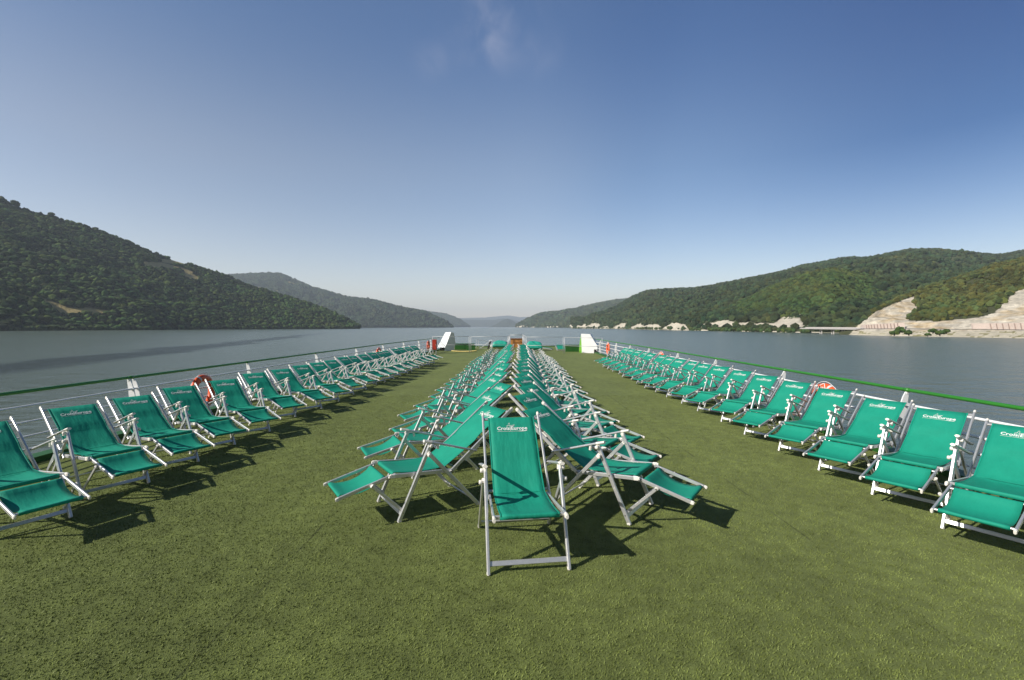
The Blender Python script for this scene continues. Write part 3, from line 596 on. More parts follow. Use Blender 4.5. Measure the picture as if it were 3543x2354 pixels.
# ------------------------------------------------------------------ ship: deck, coaming, hull
XL = lambda y: -6.10 + np.interp(y, [0, 6, 22, 27, 34], [0, 0, .12, .35, .75])
XR = lambda y: 5.02 + np.interp(y, [0, 6, 9, 16, 31], [0, .05, .12, .30, .45])
ys = [-4, 0, 5, 10, 16, 22, 28, 34, 40]
m = MB(); V = []
for y in ys: V += [(float(XL(y)) + .12, y, 0), (float(XR(y)) - .12, y, 0)]
m.add(V, [(2 * i, 2 * i + 1, 2 * i + 3, 2 * i + 2) for i in range(len(ys) - 1)])
tag(m.build('turf_deck', M_turf), 'olive green artificial turf covering the sun deck', 'deck', kind='structure')
# short turf blades on the near deck
NB = 330000
yy = 1.0 + 10.5 * rng.random(NB) ** 2.1; xx = rng.uniform(-1, 1, NB) * np.minimum(1.25 * yy + .9, 4.85)
cl = fbm(xx * 9, yy * 9, 3)
h = (0.006 + 0.007 * rng.random(NB)) * (1 + .18 * cl) * np.interp(yy, [4, 11], [1, .35]); ang = rng.random(NB) * 2 * np.pi; lean = rng.uniform(.2, 1.1, NB) * h
wd = 0.0016 + .0012 * rng.random(NB) + .0004 * yy
la = rng.normal(0.6, 1.0, NB)
B = np.stack([xx, yy, np.zeros(NB)], 1); dv = np.stack([np.cos(ang) * wd, np.sin(ang) * wd, np.zeros(NB)], 1)
Tp = B + np.stack([np.cos(la) * lean, np.sin(la) * lean, h], 1)
V = np.stack([B - dv, B + dv, Tp], 1).reshape(-1, 3); T = np.arange(NB * 3).reshape(-1, 3)
tag(raw_mesh('turf_pile', V, T, M_blade, False), 'short olive plastic blades of the deck turf in the foreground', 'artificial grass', kind='stuff')
# coamings + hull
m = MB()
for X, s_ in ((XL, 1), (XR, -1)):
    V = []
    for y in ys:
        x = float(X(y)); V += [(x + .14 * s_, y, -.02), (x + .14 * s_, y, .07), (x - .06 * s_, y, .07), (x - .06 * s_, y, -.35)]
    Fc = []
    for i in range(len(ys) - 1):
        for k in range(3): Fc.append((4 * i + k, 4 * i + k + 1, 4 * i + 4 + k + 1, 4 * i + 4 + k))
    m.add(V, Fc)
m.box((-4.9, 39.9, -.3), (5.0, 40.1, .06))
tag(m.build('deck_edge', M_green), 'green painted edge kerb around the sun deck', 'deck edge', kind='structure')
m = MB(); V = []
for y in ys + [44]:
    V += [(float(XL(y)) - .05, y, -.34), (float(XR(y)) + .05, y, -.34), (float(XR(y)) * .9, y, WATER - 1), (float(XL(y)) * .9, y, WATER - 1)]
n = len(ys) + 1
m.add(V, [(4 * i + k, 4 * i + (k + 1) % 4, 4 * i + 4 + (k + 1) % 4, 4 * i + 4 + k) for i in range(n - 1) for k in range(4)] + [(0, 3, 2, 1), tuple(4 * (n - 1) + k for k in range(4))])
tag(m.build('ship_hull', M_white), 'white ship hull under the sun deck', 'hull', kind='structure')

# ------------------------------------------------------------------ guard rails
def rail_thing(X, s_, dist, label, yend):
    root = empty('guard_rail', (float(X(10)), 10, 0)); o = Vector(root.location)
    yl = list(np.linspace(-2, yend, 26))
    m = MB(); m.tube([Vector((float(X(y)), y, .89)) - o for y in yl], .0225, 12); m.build('handrail', M_rail, root)
    for z in (.71, .51, .33, .17):
        m = MB(); m.tube([Vector((float(X(y)) + s_ * .05, y, z)) - o for y in yl], .0165 if z > .2 else .013, 8); m.build('rail_bar', M_white, root)
    for y in dist:
        m = MB(); x = float(X(y))
        for dy in ((-.05, .05) if y < 8 and s_ > 0 else (0,)):
            # bow-shaped flat plate: s_ points inboard
            c = [(.0, .865, .020), (.018, .80, .034), (.04, .70, .044), (.055, .55, .05), (.058, .40, .05), (.045, .25, .048), (.02, .12, .046), (-.03, -.02, .042), (-.07, -.14, .038)]
            L = [(u - w_, z) for u, z, w_ in c]; R_ = [(u + w_, z) for u, z, w_ in c]
            prof = L + R_[::-1]
            m.prism(prof, Vector((x + s_ * .0, y + dy, 0)) - o, (s_, 0, 0), (0, 0, 1), (0, 1, 0), .016 if len(c) else 0)
            m.prism([(-.012, .84), (.012, .84), (.012, .875), (-.012, .875)], Vector((x, y + dy, 0)) - o, (s_, 0, 0), (0, 0, 1), (0, 1, 0), .03)
        m.build('rail_post', M_white, root)
        m = MB(); m.tube([Vector((x, y - .035, .89)) - o, Vector((x, y + .035, .89)) - o], .027, 12); m.build('rail_collar', M_rail, root)
    tag(root, label, 'railing'); return root
rail_thing(XL, 1, [0.9, 4.1, 7.43, 10.65, 14.3, 17.9, 21.5, 25.0, 28.2, 31.3], 'guard rail along the left deck edge, shaded dark green handrail and white bars', 34.5)
rail_thing(XR, -1, [-.1, 3.0, 5.96, 8.75, 11.87, 14.8, 18.1, 21.1, 24.0, 26.3, 28.6], 'guard rail along the right deck edge, sunlit bright green handrail and white bars', 31)

# ------------------------------------------------------------------ lifebuoys
def text_mesh(body, size, bold=0.0, extrude=0.001, shear=0.0, name='lettering'):
    cu = bpy.data.curves.new(name, 'FONT'); cu.body = body; cu.size = size; cu.offset = bold; cu.extrude = extrude; cu.align_x = 'CENTER'; cu.resolution_u = 2; cu.shear = shear
    o = bpy.data.objects.new(name, cu); COL.objects.link(o)
    bpy.context.view_layer.update(); dg = bpy.context.evaluated_depsgraph_get()
    me = bpy.data.meshes.new_from_object(o.evaluated_get(dg)); bpy.data.objects.remove(o); bpy.data.curves.remove(cu)
    vs = [v.co.copy() for v in me.vertices]; fs = [tuple(p.vertices) for p in me.polygons]; bpy.data.meshes.remove(me)
    return vs, fs
LT_v, LT_f = text_mesh('VIVALDI', .07, .002)
def lifebuoy(y, X, s_, z, label, band=True):
    x = float(X(y)) + s_ * .09
    root = empty('lifebuoy', (x, y, z))
    R_, r_ = .275, .072
    V = []; Fc = []; nu, nv = 40, 14
    for i in range(nu):
        a = i * 2 * math.pi / nu
        for j in range(nv):
            b = j * 2 * math.pi / nv; rr = R_ + r_ * math.cos(b) * .95
            V.append((r_ * .8 * math.sin(b), rr * math.cos(a), rr * math.sin(a)))
            Fc.append((i * nv + j, i * nv + (j + 1) % nv, ((i + 1) % nu) * nv + (j + 1) % nv, ((i + 1) % nu) * nv + j))
    m = MB(); m.add(V, Fc, 0, True); m.build('ring', M_orange, root)
    for q in range(4):
        a0 = math.radians(20 + 90 * q); V = []; Fc = []
        for i in range(5):
            a = a0 + math.radians(7) * i / 4
            for j in range(nv):
                b = j * 2 * math.pi / nv; rr = R_ + (r_ * .95 + .004) * math.cos(b)
                V.append(((r_ * .8 + .004) * math.sin(b), rr * math.cos(a), rr * math.sin(a)))
                if i < 4: Fc.append((i * nv + j, i * nv + (j + 1) % nv, (i + 1) * nv + (j + 1) % nv, (i + 1) * nv + j))
        m = MB(); m.add(V, Fc, 0, True); m.build('reflective_band', M_reflect, root)
    m = MB(); pts = []
    for i in range(41):
        a = i * 2 * math.pi / 40; k = R_ + r_ + .008 + .014 * abs(math.sin(2 * (a - math.radians(25)))) ** .6
        pts.append((0, k * math.cos(a), k * math.sin(a)))
    m.tube(pts, .0045, 6); m.build('grab_line', M_white, root)
    if s_ > 0: tag(root, label, 'lifebuoy', 'orange lifebuoys hung on the guard rails'); return root
    # ship's name in white on the upper arc
    m = MB(); tw = .42
    vs = []
    for v in LT_v:
        a = math.pi / 2 + s_ * 0 - (v.x / R_) * 1.0
        rr = R_ - .035 + v.y * 1.0
        xx_ = s_ * (math.sqrt(max(0.0004, (r_ * .8) ** 2 * (1 - min(.97, ((rr - R_) / (r_ * .95)) ** 2)))) + .003 + v.z)
        vs.append((xx_, -s_ * rr * math.cos(a), rr * math.sin(a)))
    m.add(vs, LT_f); m.build('lettering', M_print, root)
    m = MB()
    for sg in (-1, 1):
        pts = []
        for i in range(9):
            t = i / 8; rr = R_ - .02 + .085 * t; a = math.pi / 2 + sg * (.30 - .28 * t ** 1.6)
            xx_ = s_ * (math.sqrt(max(0.0002, (r_ * .8) ** 2 * (1 - min(.985, ((rr - R_) / (r_ * .95)) ** 2)))) + .003)
            pts.append((xx_, -s_ * rr * math.cos(a), rr * math.sin(a)))
        m.tube(pts, .0055, 6)
    m.build('emblem', M_print, root)
    tag(root, label, 'lifebuoy', 'orange lifebuoys hung on the guard rails'); return root
lifebuoy(7.42, XR, -1, .455, 'nearest orange lifebuoy on the right rail, white lettering at its top')
lifebuoy(16.3, XR, -1, .48, 'orange lifebuoy half hidden by the middle of the right chair row')
lifebuoy(25.8, XR, -1, .48, 'orange lifebuoy fully visible on the far end of the right rail')
lifebuoy(8.98, XL, 1, .43, 'nearest lifebuoy on the left rail, shaded dark orange above the fifth chair')
lifebuoy(20.6, XL, 1, .44, 'small lifebuoy top showing over the middle of the left chair row')
lifebuoy(30.4, XL, 1, .46, 'orange lifebuoy fully visible on the far end of the left rail')

# ------------------------------------------------------------------ reclining deck chairs
P_ = dict(A=(.258, 0), B=(-.519, 0), C=(-.039, .638), J=(-.024, .559), D=(-.005, .662), E=(-.495, .53), G=(.300, .403), H=(-.263, .354), I=(.756, .284), K=(.474, .346))
WB, WF, WR, WI = .250, .283, .300, .222
def pt(k, y, du=0, dz=0): u, v = P_[k]; return Vector((u + du, y, v + dz))
TX_v, TX_f = text_mesh('CroisiEurope', .0615, .0014, 0.0004); TXS = .334 / (max(v.x for v in TX_v) - min(v.x for v in TX_v))
WAVE = [.013, 0.0]
def cloth_strip(path, hw, name, parent, wave=0.0, cross=9, seam_i=None):
    """fabric following a side profile, thin but solid, with slight folds"""
    n = len(path); Vt = []; 
    for i, (u, z, nu_, nz_) in enumerate(path):
        t = i / (n - 1)
        for j in range(cross):
            s = j / (cross - 1) * 2 - 1
            k = wave * math.sin(math.pi * t) * (min(1, max(0, (t - .3) / .25)) * min(1, max(0, (.86 - t) / .12)) if wave > .008 else 1) * (math.cos(3.1 * s + 1.3 * t * 4 + WAVE[1]) * .38 + (s * s - 1) * .9 + .16 * math.sin(9 * s + 2 * t + 2 * WAVE[1]))
            edge = 1 - .012 * math.sin(math.pi * t)
            Vt.append(Vector((u + nu_ * k, s * hw * edge, z + nz_ * k)))
    top = Vt; th = .0022
    bot = [v - Vector((path[i // cross][2], 0, path[i // cross][3])) * th for i, v in enumerate(Vt)]
    V = top + bot; o = len(top); Fc = []
    for i in range(n - 1):
        for j in range(cross - 1):
            a = i * cross + j; Fc += [(a, a + 1, a + cross + 1, a + cross), (o + a, o + a + cross, o + a + cross + 1, o + a + 1)]
    for i in range(n - 1):
        for j in (0, cross - 1):
            a = i * cross + j; Fc.append((a, a + cross, o + a + cross, o + a) if j else (a, o + a, o + a + cross, a + cross))
    m = MB(); m.add(V, Fc, 0, True); return m
def make_chair(T, footrest=True):
    P_['T'] = T; root = empty('deck_chair', (0, 0, 0))
    def pa(m, name, mats, par=root): o = m.build(name, mats, par); return o
    AL = [M_alu, M_cap, M_bolt]
    Tv = pt('T', 0); Hv = pt('H', 0); bd_ = (Tv - Hv).normalized(); bn = Vector((-bd_.z, 0, bd_.x)); 
    if bn.z < 0: bn = -bn
    # backrest frame
    m = MB()
    for s in (-1, 1):
        y = s * WB; m.bar(pt('H', y) - bd_ * .03, pt('T', y), .018, .034, (0, 1, 0)); m.cap(pt('T', y) + bd_ * .002, bd_, .0205, .0365, .03)
        m.cyl(pt('H', y - .016 * 1), pt('H', y + .016), .012, 10, 2)
        # ratchet rack that the arm adjusts on
        a = Hv + bd_ * .16; b = Hv + bd_ * .36
        m.bar((a.x - bn.x * .022, y, a.z - bn.z * .022), (b.x - bn.x * .022, y, b.z - bn.z * .022), .012, .018, (0, 1, 0), .2, 1)
    Tc = Tv - bd_ * .045; m.bar((Tc.x, -WB, Tc.z), (Tc.x, WB, Tc.z), .016, .024, tuple(bn))
    Bc = Hv + bd_ * .05 - bn * .02; m.bar((Bc.x, -WB, Bc.z), (Bc.x, WB, Bc.z), .014, .022, tuple(bn))
    pa(m, 'backrest_frame', AL)
    # seat frame
    m = MB(); sd = (pt('G', 0) - pt('H', 0)).normalized()
    for s in (-1, 1):
        y = s * (WB + .0); m.bar(pt('H', y, 0, 0) - sd * .01, pt('G', y), .016, .034, (0, 1, 0)) if False else m.bar(pt('H', y - s * .019), pt('G', y - s * .0), .017, .034, (0, 1, 0))
        m.cap(pt('G', y) + sd * .006, sd, .0205, .038, .05)
    Gc = pt('G', 0) - sd * .03; m.bar((Gc.x, -WB, Gc.z + .004), (Gc.x, WB, Gc.z + .004), .022, .02, (0, 0, 1))
    pa(m, 'seat_frame', AL)
    # legs
    for s in (-1, 1):
        m = MB(); y = s * WF; m.bar(pt('A', y, 0, .006), pt('C', y), .023, .036, (0, 1, 0)); m.cap(pt('A', y, -.004, .010), pt('A', y) - pt('C', y), .025, .038, .022)
        m.cap(pt('C', y), pt('C', y) - pt('A', y), .025, .038, .03)
        for tt in (.12, .62, .86):
            q = pt('A', 0).lerp(pt('C', 0), tt); m.cyl((q.x, y - .012, q.z), (q.x, y + .012, q.z), .0065, 8, 2)
        pa(m, 'front_leg', AL)
    for s in (-1, 1):
        m = MB(); y = s * WR; m.bar(pt('B', y, 0, .006), pt('J', y), .020, .035, (0, 1, 0)); m.cap(pt('B', y, .004, .010), pt('B', y) - pt('J', y), .022, .037, .022)
        m.cap(pt('J', y), pt('J', y) - pt('B', y), .022, .037, .04); q = pt('J', y); m.cyl((q.x, y - .014, q.z), (q.x, y + .014, q.z), .007, 8, 2)
        pa(m, 'rear_leg', AL)
    a = pt('A', 0).lerp(pt('C', 0), .10); ld = (pt('C', 0) - pt('A', 0)).normalized()
    m = MB(); m.bar((a.x, -WF, a.z), (a.x, WF, a.z), .034, .014, tuple(ld)); 
    pa(m, 'front_crossbar', AL)
    a = pt('B', 0).lerp(pt('J', 0), .12); ld = (pt('J', 0) - pt('B', 0)).normalized()
    m = MB(); m.bar((a.x, -WR, a.z), (a.x, WR, a.z), .034, .014, tuple(ld))
    pa(m, 'rear_crossbar', AL)
    # armrests
    for s in (-1, 1):
        m = MB(); y = s * (WF + .005); e = Vector((Hv.x + bd_.x * .28, y, Hv.z + bd_.z * .28)); dd = pt('D', y, .02, .02); ad = (dd - e).normalized()
        dq = dd - ad * .06
        m.bar(e - ad * .02, dq, .034, .018, (0, 1, 0), .35); m.bar(dq - ad * .01, dd + ad * .012 - Vector((0, 0, .004)), .038, .024, (0, 1, 0), .45, 1)
        q = dd - ad * .13; m.bar((q.x, y, q.z - .008), (q.x - .005, y, q.z - .05), .018, .024, (0, 1, 0), .4, 1)
        m.cyl((e.x, y - .02, e.z), (e.x, y + .02, e.z), .007, 8, 2)
        q = pt('C', y); m.knob((q.x, y + s * .02, q.z - .005), (0, 1, 0), .0165, .026, 1); q = pt('J', y, .01, -.005); m.knob((q.x, y + s * .032, q.z), (0, 1, 0), .0165, .024, 1)
        pa(m, 'armrest', AL)
    # sling: back + seat
    top = Tv - bd_ * .045; crease = Vector((-.215, 0, .392)); frontp = pt('G', 0) - sd * .03
    path = []
    def add(p, nrm): path.append((p.x, p.z, nrm.x, nrm.z))
    add(top - bn * .016, -bn); add(top + bd_ * .014 - bn * .004, bd_); add(top + bn * .014 + bd_ * .006, bn)
    nb = 11
    for i in range(1, nb): 
        p = (top + bn * .014).lerp(crease, i / nb); p = p - bn * .014 * math.sin(math.pi * i / nb) * (1 if i > 5 else 0); add(p, bn)
    cn = (bn + Vector((0, 0, 1))).normalized(); add(crease, cn)
    fn = Vector((-sd.z, 0, sd.x)); fn = fn if fn.z > 0 else -fn
    ns = 6
    for i in range(1, ns):
        p = crease.lerp(frontp + Vector((0, 0, .016)), i / ns); p.z -= .014 * math.sin(math.pi * i / ns); add(p, fn)
    add(frontp + Vector((-.014, 0, .0175)), Vector((0, 0, 1))); add(frontp + Vector((.010, 0, .0185)), Vector((0, 0, 1))); add(frontp + Vector((.0155, 0, .012)), Vector((1, 0, 0))); add(frontp + Vector((.0155, 0, -.012)), Vector((1, 0, 0))); add(frontp + Vector((.0, 0, -.016)), Vector((0, 0, -1)))
    cm_ = cloth_strip(path, .208, 'sling', root, WAVE[0]); cm_.bar(crease + Vector((0, -.2, 0)) + cn * .0006, crease + Vector((0, .2, 0)) + cn * .0006, .004, .0025, tuple(cn), .3, 1); sling = pa(cm_, 'sling', [M_cloth, M_hem])
    # hems
    for s in (-1, 1):
        m = MB()
        pts = [Vector((u + a_ * .001, s * .203 * (1 - .012 * math.sin(math.pi * i / (len(path) - 1))), z + b_ * .001)) for i, (u, z, a_, b_) in enumerate(path)][2:-2]
        for p, q in zip(pts[:-1], pts[1:]): m.bar(p, q, .011, .0044, (0, 1, 0), .3)
        pa(m, 'hem', [M_hem], sling)
    # logo, printed on the upper back (reads upright seen from the front)
    m = MB(); cd = (crease - (top + bn * .014)).normalized(); nn_ = Vector((cd.z, 0, -cd.x)); nn_ = nn_ if nn_.z > 0 else -nn_; org = top + bn * .014 + cd * .128 + nn_ * .0022
    ey = Vector((0, 1, 0)); ex = ey if True else -ey
    tr = lambda x, y, z=0: org + Vector((0, 1, 0)) * x * .80 - cd * y * .80 + nn_ * z
    m.add([tr(v.x * TXS, v.y * TXS, v.z) for v in TX_v], TX_f)
    m.bar(tr(-.165, -.018), tr(.06, -.018), .0022, .0008, tuple(bd_)); 
    m.add([tr(.06, -.0195, .0004), tr(.10, -.023, .0004), tr(.155, -.019, .0004), tr(.168, -.010, .0004), tr(.11, -.0135, .0004), tr(.06, -.0165, .0004)], [(0, 1, 2, 3, 4, 5)])
    sh = [(-.052, .030), (-.046, .048), (-.034, .085), (-.030, .092), (-.024, .086), (-.020, .05), (-.018, .02), (-.022, -.012), (-.026, -.016)]
    for p, q in zip(sh[:-1], sh[1:]): m.bar(tr(*p), tr(*q), .0022, .0008, (0, 1, 0))
    sh = [(-.062, .052), (-.05, .057), (-.02, .053), (.005, .06), (.03, .064), (.012, .052), (-.012, .047)]
    for p, q in zip(sh[:-1], sh[1:]): m.bar(tr(*p), tr(*q), .0026, .0008, tuple(bd_))
    pa(m, 'logo', [M_print], sling)
    if footrest:
        G0 = pt('G', 0, .005, -.006); I0 = pt('I', 0); fd = (I0 - G0).normalized(); fn2 = Vector((-fd.z, 0, fd.x)); fn2 = fn2 if fn2.z > 0 else -fn2
        m = MB()
        for s in (-1, 1):
            y = s * WI; g = Vector((G0.x, y, G0.z)); i_ = Vector((I0.x, y, I0.z)); m.bar(g, i_, .016, .03, (0, 1, 0)); m.cap(i_ + fd * .002, fd, .018, .032, .026)
            m.cyl((g.x + .02, y - .03, g.z - .01), (g.x + .02, y + .03, g.z - .01), .008, 8, 2)
        a0 = G0 + fd * .055; m.bar((a0.x, -WI, a0.z), (a0.x, WI, a0.z), .014, .018, tuple(fn2)); a1 = I0 - fd * .03; m.bar((a1.x, -WI, a1.z), (a1.x, WI, a1.z), .014, .018, tuple(fn2))
        pa(m, 'footrest_frame', AL)
        path = []
        add(a0 - fn2 * .014, -fn2); add(a0 - fn2 * .013 - fd * .013, -fd); add(a0 + fn2 * .011 - fd * .013, -fd); add(a0 + fn2 * .014, fn2); add(a0 + fn2 * .0125 + fd * .013, fn2)
        for i in range(1, 9):
            t = i / 9; p = a0.lerp(a1, t) + fn2 * .012; p = p - fn2 * .052 * math.sin(math.pi * t) ** .9; add(p, fn2)
        add(a1 + fn2 * .0125 - fd * .013, fn2); add(a1 + fn2 * .014, fn2); add(a1 + fd * .013 + fn2 * .010, fd); add(a1 + fd * .013 - fn2 * .012, fd); add(a1 - fn2 * .014, -fn2)
        fc = pa(cloth_strip(path, .194, 'x', root, .004), 'footrest_sling', [M_cloth])
        for s in (-1, 1):
            m = MB(); y = s * (WI + .022); b = pt('A', 0).lerp(pt('C', 0), .15); m.bar((b.x + .01, y + s * .012, b.z), pt('K', y), .014, .026, (0, 1, 0)); m.cap(pt('K', y), pt('K', y) - b, .0175, .03, .034)
            m.knob((b.x + .01, y + s * .012, b.z), (0, 1, 0), .015, .024, 1); q = pt('K', y); m.cyl((q.x, y - .016, q.z), (q.x, y + .016, q.z), .006, 8, 2)
            pa(m, 'footrest_strut', AL)
    return root
def dup(root, loc, rz):
    r = root.copy(); COL.objects.link(r); r.location = loc; r.rotation_euler = (0, 0, rz)
    for chd in list(root.children):
        c = chd.copy(); COL.objects.link(c); c.parent = r
        for g in list(chd.children):
            d = g.copy(); COL.objects.link(d); d.parent = c
    return r
CHL = [(-4.283, 3.959, 333.8), (-4.313, 4.897, 331.6), (-4.31, 5.698, 329.8), (-4.356, 6.551, 327.8), (-4.302, 7.432, 322.5), (-4.453, 8.656, 323.3), (-4.312, 9.511, 326.3), (-4.308, 10.463, 327.7), (-4.328, 11.498, 329.4), (-4.281, 12.373, 333.9), (-4.331, 13.497, 337.4), (-4.247, 14.115, 339.4), (-4.183, 14.929, 338.8), (-4.187, 15.846, 337.3), (-4.127, 16.707, 340.7), (-4.163, 17.528, 337.9), (-4.091, 18.691, 339.4), (-4.13, 19.715, 334.7), (-3.971, 20.313, 334.3), (-3.932, 21.353, 332.9)]
CHR = [(3.991, 3.775, 212.9), (4.016, 4.577, 214.7), (3.997, 5.36, 212.9), (4.026, 6.243, 215.1), (4.032, 7.188, 213.3), (4.115, 8.196, 216.6), (4.102, 9.215, 210.8), (4.119, 10.144, 212.8), (4.096, 11.073, 210.5), (4.085, 11.911, 203.5), (4.02, 12.671, 203.2), (4.06, 13.665, 200.8), (4.169, 14.677, 201.7), (4.066, 15.491, 203.3), (4.19, 16.512, 204.9), (4.168, 17.479, 206.1), (4.163, 18.424, 204.2), (4.183, 19.385, 205.2)]
CCL = [(-0.924, 4.379, 213.6), (-1.011, 5.534, 207.3), (-0.905, 6.531, 207.7), (-1.035, 7.522, 206.5), (-0.975, 8.446, 209.7), (-0.922, 9.61, 215.1), (-0.93, 10.504, 209.2), (-0.915, 11.69, 215.4), (-0.902, 12.674, 211.0), (-0.869, 13.799, 212.1), (-0.812, 14.59, 212.1), (-0.847, 15.781, 212.1), (-0.897, 16.852, 212.1), (-0.888, 17.886, 212.1), (-0.915, 18.902, 212.1), (-0.872, 19.786, 212.1), (-0.85, 20.7, 211), (-0.83, 21.6, 212)]
CCR = [(0.961, 4.326, 324.7), (0.872, 5.3, 325.2), (0.947, 6.206, 323.6), (0.86, 7.206, 322.1), (0.888, 7.996, 318.5), (0.888, 9.211, 318.2), (0.896, 10.207, 316.4), (0.91, 11.187, 315.2), (0.957, 12.19, 313.6), (0.986, 13.333, 314.3), (0.989, 14.326, 314.8), (1.048, 15.273, 314.8), (1.045, 16.2, 315), (1.044, 17.054, 314.8), (1.08, 18.217, 314.8), (1.113, 19.144, 314.8), (1.13, 20.207, 316), (1.13, 21.3, 318)]
TC, TS, TF = (-.936, .866), (-.821, .803), (-.78, .904)
ORD = ['nearest', 'second', 'third', 'fourth', 'fifth', 'sixth', 'seventh', 'eighth', 'ninth', 'tenth', 'eleventh', 'twelfth', 'thirteenth', 'fourteenth', 'fifteenth', 'sixteenth', 'seventeenth', 'eighteenth', 'nineteenth', 'twentieth']
def row(protos, spots, where, grp):
    used = set()
    for i, (x, y, a) in enumerate(spots):
        k = (i * 7 + i // 3) % len(protos) if i >= len(protos) else i
        p = protos[k]
        if k in used: o = dup(p, (x, y, 0), math.radians(a))
        else: o = p; used.add(k)
        o.location = (x, y, 0); o.rotation_euler = (0, 0, math.radians(a))
        q = 'farthest' if i == len(spots) - 1 else ORD[i]
        tag(o, 'teal deck chair with footrest, %s %s %s' % (q, 'from the camera' if 0 < i < len(spots) - 1 else 'one', where), 'deck chair', grp)
def variants(T, n):
    out = []
    for k in range(n):
        f = [(0, 0), (.012, .008), (-.014, -.008), (.022, .010)][k % 4]
        WAVE[0] = [.013, .019, .009, .016][k % 4]; WAVE[1] = [0, 1.7, 3.4, 4.6][k % 4]
        out.append(make_chair((T[0] + f[0], T[1] + f[1])))
    WAVE[0] = .013; WAVE[1] = 0.0
    return out
vs_ = variants(TS, 4); vr_ = [dup(v, (0, 0, 0), 0) for v in vs_]
row(vs_, CHL, 'in the left rail row', 'deck chairs along the left rail')
row(vr_, CHR, 'in the right rail row', 'deck chairs along the right rail')
vc_ = variants(TC, 3); vd_ = [dup(v, (0, 0, 0), 0) for v in vc_]
row(vc_, CCL, 'in the left-facing centre row', 'left-facing deck chairs of the centre row')
row(vd_, CCR, 'in the right-facing centre row', 'right-facing deck chairs of the centre row')
c0 = make_chair(TF, False); c0.location = (.087, 3.43, 0); c0.rotation_euler = (0, 0, math.radians(277.5))
tag(c0, 'front deck chair facing the camera at the head of the centre rows, without footrest', 'deck chair')

# ------------------------------------------------------------------ far end of the deck
def local(name, px, y, z=0): x, _ = ray(px, HZ, y); return empty(name, (x, y, z))
# thin steel barriers
def barrier(pts, zt, zm, label, posts, mesh=False):
    root = empty('barrier_fence', (pts[0][0], pts[0][1], 0)); o = root.location.copy(); P3 = [Vector((x, y, 0)) - o for x, y in pts]
    for z, nm in ((zt, 'fence_rail'), (zm, 'fence_rail')):
        m = MB(); m.tube([p + Vector((0, 0, z)) for p in P3], .013, 8); m.build(nm, M_steel, root)
    for x, y in posts:
        m = MB(); p = Vector((x, y, 0)) - o; m.cyl(p, p + Vector((0, 0, zt + .02)), .017, 8); m.build('fence_post', M_steel, root)
    if mesh:
        m = MB(); L = (P3[-1] - P3[0]).length; n = int(L / 1.1)
        for i in range(1, n):
            q = P3[0].lerp(P3[-1], i / n); m.cyl(q + Vector((0, 0, .05)), q + Vector((0, 0, zt)), .008, 6)
        m.build('fence_bars', M_steel, root)
    tag(root, label, 'fence')
fx = lambda px, d: (px - CX) / F * d
FD = 29.8
barrier([(fx(1496.6, FD), FD), (fx(1623, FD), FD)], 1.07, .54, 'thin steel barrier across the deck, leftmost section by the red locker', [(fx(1496.6, FD), FD), (fx(1623.5, FD), FD)])
barrier([(fx(1629, FD), FD), (fx(1758, FD), FD)], 1.06, .54, 'thin steel barrier section between the yellow board and the centre gangway', [(fx(1629.5, FD), FD), (fx(1757.5, FD), FD)])
barrier([(fx(1821, FD), FD), (fx(1948.5, FD), FD)], 1.04, .5, 'thin steel barrier section just right of the centre gangway', [(fx(1821.5, FD), FD), (fx(1948.8, FD - .3), FD - .3)])
barrier([(fx(1954, FD - .3), FD - .3), (fx(2084, FD - 2), FD - 2)], 1.02, .5, 'thin steel barrier section at the right in front of the white bulwark', [(fx(1954, FD - .3), FD - .3), (fx(2083.5, FD - 2), FD - 2)])
barrier([(fx(1758, FD), FD + .1), (fx(1764.6, 37.6), 37.6)], 1.07, .5, 'barred steel side rail on the left of the centre gangway', [(fx(1762, 34), 34), (fx(1764.6, 37.6), 37.6)], True)
barrier([(fx(1820.5, FD), FD + .1), (fx(1809, 37.6), 37.6)], 1.07, .5, 'barred steel side rail on the right of the centre gangway', [(fx(1813, 34), 34), (fx(1809, 37.6), 37.6)], True)
barrier([(fx(1765, 37.7), 37.7), (fx(1808.5, 37.7), 37.7)], 1.07, .98, 'thin steel top rail closing the end of the centre gangway', [(fx(1808.5, 37.75), 37.75)])
# wooden cabinet
root = empty('wooden_cabinet', (fx(1787, 38.4), 38.4, 0))
m = MB(); m.box((-.48, 0, 0), (.48, .5, .66)); m.build('body', M_wood, root)
m = MB(); m.box((-.51, -.04, .662), (.51, .54, .73)); m.build('lid', M_wood2, root)
m = MB(); m.bar((-.27, -.012, .03), (-.27, -.012, .6), .035, .02, (1, 0, 0)); m.bar((-.16, -.012, .03), (-.16, -.012, .6), .035, .02, (1, 0, 0)); m.bar((-.25, -.036, .40), (.46, -.036, .40), .03, .02, (0, 0, 1)); m.bar((.1, -.058, .6), (.46, -.058, .44), .025, .015, (0, 0, 1)); m.build('battens', M_wood2, root)
tag(root, 'orange brown wooden cabinet with dark battens beyond the centre chair rows', 'cabinet')
